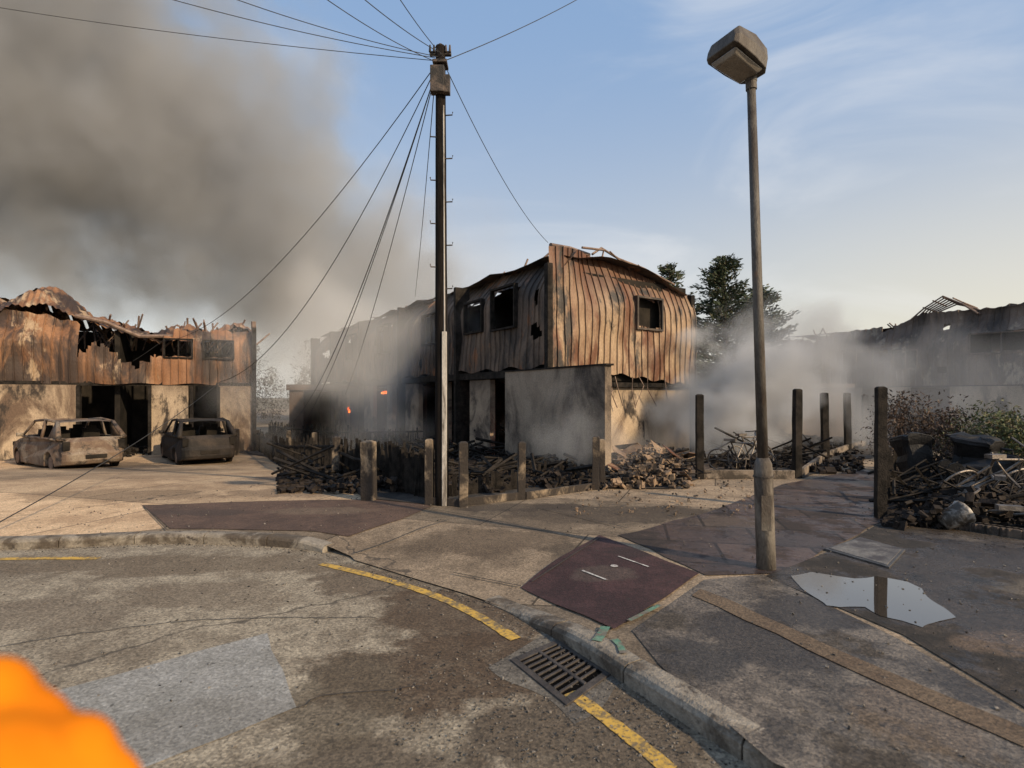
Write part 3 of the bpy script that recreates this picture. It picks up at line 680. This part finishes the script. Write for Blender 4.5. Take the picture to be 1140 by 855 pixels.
loft(mb,[sec(-.08,.09,-.03,.10),sec(-.03,.14,-.03,.17),sec(.14,.165,-.02,.20),sec(.34,.17,-.01,.17),sec(.38,.15,0,.12)])
mb.tube([lpnt(lz(92)),hp(0,0,.02)],.05,14)
mb.obj('lantern_body',m_shaft,SL,bevel=.008)
mb=MB(); loft(mb,[[hp(-.02,-.125,-.034),hp(.34,-.14,-.02),hp(.34,.14,-.02),hp(-.02,.125,-.034)],[hp(.02,-.09,-.075),hp(.31,-.11,-.06),hp(.31,.11,-.06),hp(.02,.09,-.075)]])
m_lens=M('lens_dirty',(.22,.20,.17),(.15,.13,.11),5,.2,.1); mb.obj('lens',m_lens,SL,bevel=.01)
# =========== POSTS & FENCES ==========
m_post=M('concrete_post',(.20,.15,.10),(.28,.22,.155),4,.9,.5,c3=(.028,.022,.018),s3=1.6,t3=.46,w3=.07,stretch=(1,1,.8))
def post(name,u,vt,vb,wpx,mat,lean=0):
    x,y=G(u,vb); w=wpx/FP*y; z0=zt(x,y)-.05; z1=EYE+(HOR-vt)/FP*y
    mb=MB(); h=z1-z0; rz=U(-.2,.2)
    n=7; secs=[]
    mt=Matrix.Translation((x,y,z0))@Matrix.Rotation(rz,4,'Z')@Matrix.Rotation(lean,4,'Y')
    for i in range(n+1):
        k=1 if i<n else .55; zz=h*min(1,i/(n-1)) if i<n else h+.02
        jit=lambda:U(-.005,.005)
        secs.append([mt@Vector((a*w/2*k+jit(),b*w*.45*k+jit(),zz)) for a,b in((-1,-1),(1,-1),(1,1),(-1,1))])
    loft(mb,secs)
    return mb.obj(name,mat,bevel=.007)
for a in((374,487,534,8),(411,492,557,14),(478,490,562,9),(516,493,564,10),(580,493,556,8),(663,487,545,8),(671,490,540,6),(263,478,507,5),(350,482,520,5),(322,480,516,4)):
    post('concrete_fence_post',*a,m_post,lean=U(-.02,.02))
for a in((779,440,533,8),(887,434,532,8),(919,438,511,7),(944,438,501,6),(963,440,496,5),(980,432,577,10),(1003,436,492,4),(1018,440,486,4)):
    post('charred_fence_post',*a,m_char,lean=U(-.02,.015))
mb=MB()
def board(p,q,h,t=.05):
    a=Vector(G(*p)); b=Vector(G(*q)); d=(b-a); L_=d.length; m_=(a+b)/2
    mb.box((m_.x,m_.y,zt(m_.x,m_.y)+h/2),(L_,t,h),rz=math.atan2(d.y,d.x),ry=U(-.01,.01))
for p,q in(((374,534),(411,557)),((516,563),(580,556)),((585,556),(660,545)),((478,562),(512,564)),((325,516),(372,534))): board(p,q,.11)
mb.obj('concrete_gravel_boards',m_post,bevel=.006)
mb=MB()
for p,q in(((783,533),(884,533)),((891,532),(919,511)),((919,511),(944,501)),((944,501),(963,496))): board(p,q,.16,.07)
mb.obj('path_edge_kerb',M('edge_concrete',(.17,.135,.105),(.25,.205,.16),3,.9,.4,c3=(.05,.04,.03),s3=2),bevel=.006)
mb=MB()
def pickets(p,q,n,h0,h1,off=0):
    a=Vector(G(*p)); b=Vector(G(*q))
    for i in range(n):
        c=a.lerp(b,(i+U(-.3,.3))/n); h=U(h0,h1); z=zt(c.x,c.y)
        mb.box((c.x,c.y+off,z+h/2),(U(.05,.1),.02,h),rz=U(-.4,.4),ry=U(-.12,.12),taper=U(.3,.9))
def rail(p,q,h):
    a=Vector(G(*p)); b=Vector(G(*q)); mb.tube([(a.x,a.y,zt(*a)+h),((a.x+b.x)/2,(a.y+b.y)/2,zt(*((a+b)/2))+h-.05),(b.x,b.y,zt(*b)+h)],.03,5)
pickets((285,500),(380,535),80,.6,.85); pickets((380,533),(478,556),80,.45,.8); rail((285,500),(380,535),.62); rail((380,535),(411,548),.5)
pickets((300,492),(470,505),90,.5,.95); pickets((300,482),(560,500),80,.35,.8); pickets((480,556),(580,545),30,.08,.35); pickets((590,530),(670,530),14,.05,.35)
rail((300,492),(470,505),.7)
pickets((986,570),(1000,520),12,.3,.9); pickets((1020,500),(1140,510),26,.1,.6)
mb.obj('charred_fence',m_char)
mb=MB()
def beams(u0,u1,v0,v1,n,L0,L1,zz=.5,t=.03):
    for i in range(n):
        x,y=G(U(u0,u1),U(v0,v1)); z=zt(x,y); a=U(0,6.28); L_=U(L0,L1); e_=U(-.1,zz)
        d=Vector((math.cos(a)*L_/2,math.sin(a)*L_/2,0)); hz=abs(e_)*L_*.6
        p=Vector((x,y,z+.06+U(0,.15))); mb.tube([p-d,p+d+Vector((0,0,hz))],t*U(.5,1.3),4)
beams(330,560,500,542,150,.4,1.4,.7); beams(560,680,505,542,60,.3,1.0,.4); beams(430,650,485,510,110,.5,1.8,.9)
beams(800,900,490,525,80,.4,1.2,.9,.02); beams(990,1150,520,575,160,.3,1.0,.9,.02); beams(700,790,500,540,35,.3,.9,.5,.02)
mb.obj('charred_timber_debris',m_char)
def rubble(name,u0,u1,v0,v1,n,r0,r1,mat,heap=0):
    mb=MB()
    for i in range(n):
        u,v=U(u0,u1),U(v0,v1); x,y=G(u,v); h=0
        if heap:
            k=1-abs((u-(u0+u1)/2)/((u1-u0)/2)); h=heap*k*R()
        mb.rock((x,y,zt(x,y)+.03+h),U(r0,r1))
    mb.obj(name,mat)
m_rub=M('pale_rubble',(.20,.13,.08),(.31,.225,.15),9,.9,.4,c3=(.045,.035,.027),s3=3,t3=.49)
m_rubd=M('sooty_rubble',(.012,.010,.009),(.035,.027,.022),9,.9,.4,c3=(.11,.08,.06),s3=5,t3=.67,spec=.2)
rubble('rubble_heap',672,768,500,545,1300,.02,.08,m_rub,.4)
rubble('rubble_heap',560,680,510,545,700,.02,.08,m_rubd,.15)
rubble('burnt_debris',310,560,498,550,2200,.02,.09,m_rubd,.18)
rubble('burnt_debris',790,960,490,528,600,.03,.09,m_rubd,.15)
rubble('burnt_debris',985,1180,520,590,1700,.015,.08,m_rubd,.35)
rubble('rubble_scatter',640,860,530,575,260,.006,.025,m_rub)
mb=MB()
for i in range(18):
    x,y=G(U(680,770),U(505,540)); z=.15+U(0,.3); mb.box((x,y,z),(U(.3,.7),U(.2,.4),.012),rz=U(0,3),rx=U(-.7,.7),ry=U(-.5,.5))
mb.obj('fallen_cladding_sheets',m_gable)
# =========== CARS ==========
def car(name,x,y,z,rot,L_,W,Hh,m_body,m_in):
    e=empty(name,(x,y,z)); mat=Matrix.Translation((x,y,z))@Matrix.Rotation(rot,4,'Z')
    T=lambda p: mat@Vector(p)
    hl=L_/2; zb=.15; belt=.90*Hh/1.42
    def arch(cx,r=.33,n=9): return [(cx+r*math.cos(math.pi*(1-i/(n-1))),.22+r*math.sin(math.pi*(1-i/(n-1)))) for i in range(n)]
    fx=-hl+.72; rx_=hl-.72
    prof=[(-hl+.06,zb+.05),(fx-.34,zb)]+arch(fx)+[(fx+.34,zb),(rx_-.34,zb)]+arch(rx_)+[(rx_+.34,zb+.02),(hl-.05,zb+.08),(hl,.32),(hl+.01,.5),(hl-.04,.58),(hl-.08,belt-.08),(hl-.16,belt),(hl-.6,belt+.02),(.3,belt),(-hl+1.15,belt-.0),(-hl+.75,belt-.07),(-hl+.4,belt-.16),(-hl+.12,belt-.27),(-hl+.02,.56),(-hl-.01,.5),(-hl,.3)]
    ws=[-1,-.97,-.9,-.75,-.4,0,.4,.75,.9,.97,1]; mb=MB(); n=len(prof)
    for w in ws:
        ins=max(0,abs(w)-.75)/.25; ins=ins*ins*.09
        for (a,b) in prof:
            hw=W/2*(1-.13*abs(a/hl)**5)*(1-.09*max(0,(b-.5))/.4)*(1-.03*max(0,.45-b)/.3)
            bb=b+(.6-b)*ins if b>.6 else b
            crown=.03*(1-w*w) if b>belt-.3 else 0
            mb.v.append(tuple(T((a*(1-ins*.7)-(.06*(1-w*w) if a<-hl+.2 else 0)+(.05*(1-w*w) if a>hl-.2 else 0),w*hw+.006*noise.noise((a*3,b*3,w)),bb+crown))))
    for i in range(len(ws)-1):
        for k in range(n):
            k2=(k+1)%n; a0=prof[k]; a1=prof[k2]
            if a0[1]>belt-.01 and a1[1]>belt-.01 and min(a0[0],a1[0])>-hl+1.1 and max(a0[0],a1[0])<hl-.1 and 2<i<7: continue
            a=i*n+k; b=i*n+k2; mb.f.append((a,b,b+n,a+n))
    mb.f.append(tuple(range(n))); mb.f.append(tuple((len(ws)-1)*n+n-1-k for k in range(n)))
    mb.obj('body',m_body,e,bevel=.015)
    mb=MB(); ft=-hl+1.75; rtp=hl-.55; wr=W*.385; wb_=W*.455; top=Hh
    for s in(-1,1):
        A0=(-hl+1.12,s*wb_,belt); A1=(ft,s*wr,top-.06); B1=(ft+.85,s*wr,top-.01); B0=(ft+.9,s*wb_,belt); C1=(rtp-.1,s*wr,top-.07); C0=(hl-.2,s*wb_,belt)
        mb.tube([T(A0),T(A1)],.032,7); mb.tube([T(A1),T(B1),T(C1)],.035,7); mb.tube([T(C1),T(C0)],[.05,.07],7); mb.tube([T(B0),T(B1)],.04,6)
        mb.tube([T(A0),T(B0),T(C0)],.03,6)
        mb.box8([T(q) for q in((rtp-.45,s*(wb_-.03),belt),(hl-.2,s*(wb_-.03),belt),(hl-.2,s*(wb_+.0),belt),(rtp-.45,s*(wb_+.0),belt),(rtp-.28,s*(wr-.03),top-.08),(rtp-.12,s*(wr-.03),top-.08),(rtp-.12,s*wr,top-.08),(rtp-.28,s*wr,top-.08))])
        mb.box(T((-hl+1.35,s*(W/2+.05),belt+.06)),(.08,.14,.10),rz=rot)
    mb.tube([T((ft,-wr,top-.06)),T((ft,0,top-.03)),T((ft,wr,top-.06))],.03,6)
    nx,ny=10,8; b=len(mb.v)
    for i in range(nx+1):
        for j in range(ny+1):
            a=i/nx; c=j/ny*2-1; mb.v.append(tuple(T((ft+(rtp-.1-ft)*a,wr*c,top-.05+.05*math.sin(math.pi*a)-.035*c*c-.025*math.sin(math.pi*a)*(1-c*c)+.012*noise.noise((a*5,c*3,x))))))
    for i in range(nx):
        for j in range(ny): a=b+i*(ny+1)+j; mb.f.append((a,a+1,a+ny+2,a+ny+1))
    mb.tube([T((hl-.2,-wb_,belt)),T((hl-.14,0,belt+.02)),T((hl-.2,wb_,belt))],.035,6); mb.tube([T((-hl+1.12,-wb_,belt)),T((-hl+1.02,0,belt+.02)),T((-hl+1.12,wb_,belt))],.03,6)
    mb.obj('roof_and_pillars',m_body,e,smooth=True)
    mb=MB()
    mb.box(T((.1,0,.42)),(L_*.55,W*.8,.35),rz=rot)
    for sx in(-.35,.65):
        for s in(-1,1):
            mb.box(T((sx,s*.36,.78)),(.16,.45,.62),rz=rot,ry=.15,taper=.85); mb.box(T((sx+.06,s*.36,1.12)),(.1,.22,.16),rz=rot)
    mb.torus(T((-.72,.36,.86)),.17,.015,Matrix.Rotation(rot,3,'Z')@Matrix.Rotation(1.2,3,'Y'),18,5)
    mb.box(T((-hl+1.3,0,.74)),(.28,W*.8,.2),rz=rot)
    mb.obj('burnt_interior',m_in,e)
    mb=MB(); rm=MB()
    for wx in(fx,rx_):
        for s in(-1,1):
            c=T((wx,s*(W/2-.13),.26)); ms=Matrix.Rotation(rot,3,'Z')@Matrix.Rotation(math.pi/2,3,'X')
            mb.torus(c,.205,.07,ms,20,8)
            rm.tube([c-ms@Vector((0,0,.07)),c+ms@Vector((0,0,.07))],[.17,.17],16)
            for k in range(5):
                a=k*1.2566; rm.tube([c+ms@Vector((0,0,.08*s)),c+ms@Vector((math.cos(a)*.17,math.sin(a)*.17,.08*s))],.02,5)
    mb.obj('tyres',m_in,e,smooth=True); rm.obj('wheel_rims',m_steel,e)
    mb=MB()
    for s in(-1,1):
        mb.box(T((-hl+.05,s*W*.33,.62)),(.10,.30,.13),rz=rot); mb.box(T((hl-.09,s*W*.38,.72)),(.10,.16,.24),rz=rot)
    mb.box(T((-hl-.05,0,.60)),(.05,.55,.10),rz=rot); mb.box(T((-hl-.07,0,.33)),(.05,.9,.12),rz=rot); mb.box(T((hl+.05,0,.42)),(.04,.5,.11),rz=rot)
    mb.obj('lamp_sockets_and_grille',m_in,e,bevel=.015)
m_cbody=M('burnt_bodywork',(.17,.12,.083),(.10,.06,.04),2.5,.7,.3,c3=(.26,.215,.165),s3=1.4,t3=.54,w3=.1,metal=.1,c4=(.03,.024,.02),t4=.56,s4=2.2)
m_cbody2=M('charred_bodywork',(.022,.019,.017),(.05,.038,.03),2.5,.75,.3,c3=(.012,.011,.010),s3=1.4,t3=.55,spec=.3)
car('burnt_hatchback_car',-12.95,16.2,zt(-12.75,16.2)-.03,math.radians(-34),4.1,1.66,1.40,m_cbody,m_soot)
car('burnt_hatchback_car',-10.1,17.8,zt(-10.1,17.8)-.03,math.radians(-50),3.9,1.62,1.36,m_cbody2,m_soot)
# =========== BINS, BICYCLES ==========
m_blk=M('melted_black_plastic',(.006,.006,.006),(.016,.015,.015),5,.6,.5,spec=.25)
def bin_(x,y,z,rz,tilt,s=1):
    e=empty('wheelie_bin',(x,y,z)); mt=Matrix.Translation((x,y,z))@Matrix.Rotation(rz,4,'Z')@Matrix.Rotation(tilt,4,'X')
    T=lambda p: mt@(Vector(p)*s)
    mb=MB()
    def rg(w,d,h): return [T((w*math.copysign(abs(math.cos(a))**.35,math.cos(a))+.06*noise.noise((h*4,a,y)),d*math.copysign(abs(math.sin(a))**.35,math.sin(a))+.06*noise.noise((h*4,a+5,x)),h+.11*h*noise.noise((a*1.2,h*3,x)))) for a in [2*math.pi*k/20 for k in range(20)]]
    loft(mb,[rg(.21,.24,.06),rg(.22,.27,.2),rg(.20,.25,.35),rg(.25,.26,.5),rg(.22,.28,.65),rg(.26,.27,.8),rg(.28,.32,.90),rg(.30,.33,.93),rg(.30,.34,.97)]); mb.obj('body',m_blk,e)
    mb=MB(); loft(mb,[rg(.30,.35,.98),rg(.30,.35,1.0),rg(.24,.28,1.03),rg(.1,.12,1.0)]); mb.tube([T((-.2,.34,.96)),T((-.2,.42,.98)),T((.2,.42,.97)),T((.2,.34,.95))],.018,6); mb.obj('lid_and_handle',m_blk,e)
    mb=MB()
    for sx in(-1,1): mb.tube([T((sx*.22,.25,.1)),T((sx*.28,.25,.1))],.1,14)
    mb.obj('wheels',m_blk,e)
bin_(7.30,8.9,.10,.5,.14,.86); bin_(6.65,8.5,.30,1.2,1.35,.84); bin_(6.75,9.3,.1,-.2,-.16,.82)
m_rst=M('burnt_tube_metal',(.07,.055,.045),(.22,.195,.17),6,.5,.3,metal=.5)
def bike(x,y,z,rz,tilt,s=1,name='burnt_bicycle'):
    e=empty(name,(x,y,z)); mt=Matrix.Translation((x,y,z))@Matrix.Rotation(rz,4,'Z')@Matrix.Rotation(tilt,4,'X'); T=lambda p: mt@(Vector(p)*s)
    r3=mt.to_3x3()@Matrix.Rotation(math.pi/2,3,'X')
    mb=MB(); 
    for wx in(-.5,.5):
        mb.torus(T((wx,0,.32)),.30*s,.014,r3,28,6)
        for k in range(10):
            a=k*.628; mb.tube([T((wx,0,.32)),T((wx+.3*math.cos(a),0,.32+.3*math.sin(a)))],.003,4,False)
    mb.obj('wheels',m_rst,e)
    mb=MB(); bb=(-.05,0,.28); st=(-.2,0,.82); hd=(.34,0,.80); rw_=(-.5,0,.32); fw_=(.5,0,.32)
    for a,b in((bb,st),(st,hd),(bb,hd),(bb,rw_),(rw_,(-.17,0,.7)),(hd,fw_),(hd,(.32,0,.95))): mb.tube([T(a),T(b)],.016,7)
    mb.tube([T((.30,-.28,.98)),T((.34,-.1,.96)),T((.34,.1,.96)),T((.30,.28,.98))],.013,6); mb.box(T((-.22,0,.88)),(.22,.1,.05),rz=rz)
    mb.obj('frame',m_rst,e)
bike(4.55,11.0,.1,-.6,.35,.8); bike(4.9,11.3,.1,.5,-.2,.85)
bike(5.85,6.7,.14,-.35,1.25,.95); bike(5.5,7.3,.2,.9,1.0,.9); bike(6.2,7.5,.2,.2,.6,.9)
e=empty('metal_bucket',(5.05,6.35,.1)); mb=MB()
mt=Matrix.Translation((5.0,6.3,.24))@Matrix.Rotation(1.1,4,'Y')
loft(mb,[[mt@Vector((r*math.cos(k*.5236),r*math.sin(k*.5236),h)) for k in range(12)] for r,h in((.09,-.14),(.13,.1),(.145,.13),(.13,.13),(.08,-.1))])
mb.obj('shell',M('scorched_enamel',(.38,.36,.33),(.22,.19,.16),5,.5,.3,c3=(.05,.04,.03),s3=5,t3=.5),e,smooth=True)
mb=MB()
for i in range(26):
    a=Vector(G(992,577)); b=Vector(G(1180,606)); c=a.lerp(b,i/25); mb.box((c.x,c.y,.15),(.14,.10,.09),rz=U(-.3,.3))
mb.obj('brick_garden_edging',M('sooty_brick_edge',(.08,.06,.05),(.15,.11,.08),6,.9,.5,c3=(.03,.025,.02),s3=3,t3=.5),bevel=.006)
# =========== GLOVED HAND (photographer, lower left) ==========
HN=empty('gloved_hand',(-.27,.27,1.38))
m_or,nt,N,L,bs=newmat('orange_hi_vis_glove'); co=objc(nt)
L.new(mx(nt,mr(nt,nz(nt,co,18,3,.5),.3,.7),(.62,.165,.004),(.72,.22,.006)),bs.inputs['Base Color']); bs.inputs['Roughness'].default_value=.95; bs.inputs['Specular IOR Level'].default_value=.1
mb=MB()
def hpt(u,v,d): return P(u,v,d)
def cap(pts,rs):
    bm_pts=[Vector(p) for p in pts]
    for i in range(len(bm_pts)-1):
        mb.tube([bm_pts[i].lerp(bm_pts[i+1],k/4) for k in range(5)],[rs[i]+(rs[i+1]-rs[i])*k/4 for k in range(5)],14)
    for p,r in zip(bm_pts,rs):
        mb.tube([p+Vector((0,0,r*math.sin(t))) for t in [-1.5+.3*k for k in range(11)]],[max(.0005,r*math.cos(-1.5+.3*k)) for k in range(11)],14)
cap([hpt(-160,1010,.25),hpt(-20,900,.28)],[.036,.044]); cap([hpt(-30,980,.26),hpt(40,930,.29)],[.036,.040])
for (kx,ky,tx_,ty_,r) in((-16,780,20,840,.024),(28,810,60,860,.021),(84,836,105,890,.020),(118,874,132,920,.018)):
    cap([hpt(kx-60,ky+110,.28),hpt(kx,ky,.31),hpt(tx_,ty_,.33),hpt(tx_-25,ty_+35,.31)],[.028,r,r*.95,r*.85])
cap([hpt(-60,900,.27),hpt(-50,840,.29),hpt(-30,800,.32)],[.022,.020,.018])
g=mb.obj('glove',m_or,HN,smooth=True)
rmm=g.modifiers.new('r','REMESH'); rmm.mode='VOXEL'; rmm.voxel_size=.003; rmm.use_smooth_shade=True
sm=g.modifiers.new('s','SMOOTH'); sm.iterations=25; sm.factor=.6
mb=MB(); mb.tube([hpt(-120,985,.26),hpt(-260,1180,.2),Vector((-.35,.0,1.1))],[.046,.055,.065],18); mb.obj('sleeve',m_or,HN,smooth=True)
# =========== SMOKE VOLUMES ==========
def volmat(name,color,dens,aniso,build):
    m=bpy.data.materials.new(name); m.use_nodes=True; nt=m.node_tree; nt.nodes.clear()
    out=nt.nodes.new('ShaderNodeOutputMaterial'); pv=nt.nodes.new('ShaderNodeVolumeScatter')
    pa=nt.nodes.new('ShaderNodeVolumeAbsorption'); ad=nt.nodes.new('ShaderNodeAddShader')
    mc=max(color)
    pv.inputs['Color'].default_value=(*[c/mc for c in color],1); pv.inputs['Anisotropy'].default_value=aniso
    pa.inputs['Color'].default_value=(0,0,0,1)
    d=build(nt)
    nt.links.new(mth(nt,'MULTIPLY',d,dens*mc),pv.inputs['Density']); nt.links.new(mth(nt,'MULTIPLY',d,dens*(1-mc)),pa.inputs['Density'])
    nt.links.new(pv.outputs[0],ad.inputs[0]); nt.links.new(pa.outputs[0],ad.inputs[1]); nt.links.new(ad.outputs[0],out.inputs['Volume'])
    return m
def puff(name,c,r,dens,color,seed=0,nsc=.5,edge=.45,rate=2.6,detail=1.5,aniso=-.35):
    def build(nt):
        tc=nt.nodes.new('ShaderNodeTexCoord').outputs['Object']
        d=vm(nt,'LENGTH',tc)
        sc_=vm(nt,'ADD',vm(nt,'MULTIPLY',tc,tuple(r)),(seed*7.1,seed*3.3,0))
        n=nz(nt,sc_,nsc,detail,.55)
        v=mth(nt,'ADD',mth(nt,'SUBTRACT',.72,d),mth(nt,'MULTIPLY',mth(nt,'SUBTRACT',n,.5),2.4))
        return mth(nt,'MULTIPLY',mr(nt,v,0,edge),mr(nt,d,.7,1.0,1,0))
    m=volmat(name+'_vol',color,dens,aniso,build)
    m.cycles.volume_step_rate=rate
    bm=bmesh.new(); bmesh.ops.create_icosphere(bm,subdivisions=3,radius=1); me=bpy.data.meshes.new(name); bm.to_mesh(me); bm.free()
    me.materials.append(m); o=bpy.data.objects.new(name,me); sc.collection.objects.link(o); o.location=c; o.scale=r
    return o
white=(.975,.98,.99)
puff('white_smoke',(5.5,13.8,1.7),(2.6,1.8,2.6),1.3,white,1,.8,rate=2,detail=2.5)
puff('white_smoke',(8.6,17.0,2.1),(4.2,3.2,3.2),.5,white,2,.5,rate=2,detail=2.5)
puff('haze_smoke',(14.5,18,1.6),(7,4,3.0),.075,white,3,.3)
puff('haze_smoke',(-4.5,17.0,2.8),(5.5,5,4.4),.13,(.90,.91,.93),4,.4)
puff('haze_smoke',(1.6,10.9,1.0),(2.0,1.0,1.3),.18,(.93,.93,.94),5,.9)
puff('haze_smoke',(-13,40,9),(17,8,12),.055,(.86,.85,.84),6,.12)
a0=Vector((-4,44,6.0)); a1=Vector((-40,46,27)); ax_=(a1-a0); axn=ax_.normalized()
def build(nt):
    p=vm(nt,'SUBTRACT',nt.nodes.new('ShaderNodeTexCoord').outputs['Object'],tuple(a0))
    n_=nt.nodes.new('ShaderNodeTexNoise'); n_.inputs['Scale'].default_value=.11; n_.inputs['Detail'].default_value=1; nt.links.new(p,n_.inputs['Vector'])
    p2=vm(nt,'ADD',p,vm(nt,'MULTIPLY',vm(nt,'SUBTRACT',n_.outputs['Color'],(.5,.5,.5)),(10,7,10)))
    s=vm(nt,'DOT_PRODUCT',p2,tuple(axn))
    cr=vm(nt,'LENGTH',vm(nt,'CROSS_PRODUCT',p2,tuple(axn)))
    rad=mr(nt,s,-2,36,5.2,21,False)
    q=mth(nt,'DIVIDE',cr,rad)
    nn=nz(nt,p,.16,3,.65)
    v=mth(nt,'ADD',mth(nt,'SUBTRACT',.95,q),mth(nt,'MULTIPLY',mth(nt,'SUBTRACT',nn,.5),2.1))
    return mth(nt,'MULTIPLY',mth(nt,'MULTIPLY',mr(nt,v,0,.7),mr(nt,q,1.0,1.25,1,0)),mr(nt,s,-3,2,0,1))
pm=volmat('dark_smoke_vol',(.62,.66,.72),.17,-.1,build)
pm.cycles.volume_step_rate=.8
mb=MB(); mb.tube([a0+axn*k for k in(-5,6,18,30,42,52)],[7.5,11,17.5,23.5,29,32],16); mb.obj('smoke_plume',pm)
# =========== WORLD, SUN, CAMERA ==========
w=bpy.data.worlds.new('World'); sc.world=w; w.use_nodes=True; nt=w.node_tree; bg=nt.nodes['Background']
sky=nt.nodes.new('ShaderNodeTexSky'); sky.sky_type='NISHITA'; sky.sun_disc=False
S=Vector((.8,-.6,0)).normalized(); el=math.radians(28)
sky.sun_elevation=el; sky.sun_rotation=math.atan2(S.x,S.y); sky.air_density=1.0; sky.dust_density=2; sky.ozone_density=1.2
tc=nt.nodes.new('ShaderNodeTexCoord').outputs['Generated']
sx=nt.nodes.new('ShaderNodeSeparateXYZ'); nt.links.new(tc,sx.inputs[0])
hz=mx(nt,mr(nt,sx.outputs[2],0,.62),(4.8,4.8,4.6),(2.0,3.1,4.9))
wm=mth(nt,'MULTIPLY',mr(nt,sx.outputs[0],.0,.7),mr(nt,sx.outputs[2],0,.45,1,0))
hz=mx(nt,mth(nt,'MULTIPLY',wm,.8),hz,(6.6,5.8,4.3))
n1=nz(nt,vm(nt,'MULTIPLY',tc,(1.2,2.0,4.5)),1.5,6,.55,.8)
n2=nz(nt,tc,1.1,4,.5)
cl=mth(nt,'MULTIPLY',mth(nt,'MULTIPLY',mr(nt,n1,.42,.80),mr(nt,n2,.4,.65,.2,1)),.5)
base=mx(nt,.75,sky.outputs[0],hz)
nt.links.new(mx(nt,cl,base,(5.9,5.9,5.9)),bg.inputs['Color']); bg.inputs['Strength'].default_value=.15
sun=bpy.data.lights.new('sun','SUN'); sun.energy=5.0; sun.angle=math.radians(1.0); sun.color=(1,.77,.50)
so=bpy.data.objects.new('sun',sun); sc.collection.objects.link(so)
SV=Vector((S.x*math.cos(el),S.y*math.cos(el),math.sin(el))); so.rotation_euler=SV.to_track_quat('Z','Y').to_euler(); so.location=(20,-15,30)
cam=bpy.data.cameras.new('camera'); co_=bpy.data.objects.new('camera',cam); sc.collection.objects.link(co_)
co_.location=(0,0,EYE); co_.rotation_euler=(math.radians(90),0,0)
cam.sensor_width=36; cam.lens=36*FP/1140; cam.shift_y=14.5/1140; cam.clip_end=4000; cam.clip_start=.02
cam.dof.use_dof=True; cam.dof.focus_distance=8; cam.dof.aperture_fstop=2.4
sc.camera=co_
sc.view_settings.view_transform='Standard'; sc.view_settings.look='None'; sc.view_settings.exposure=0
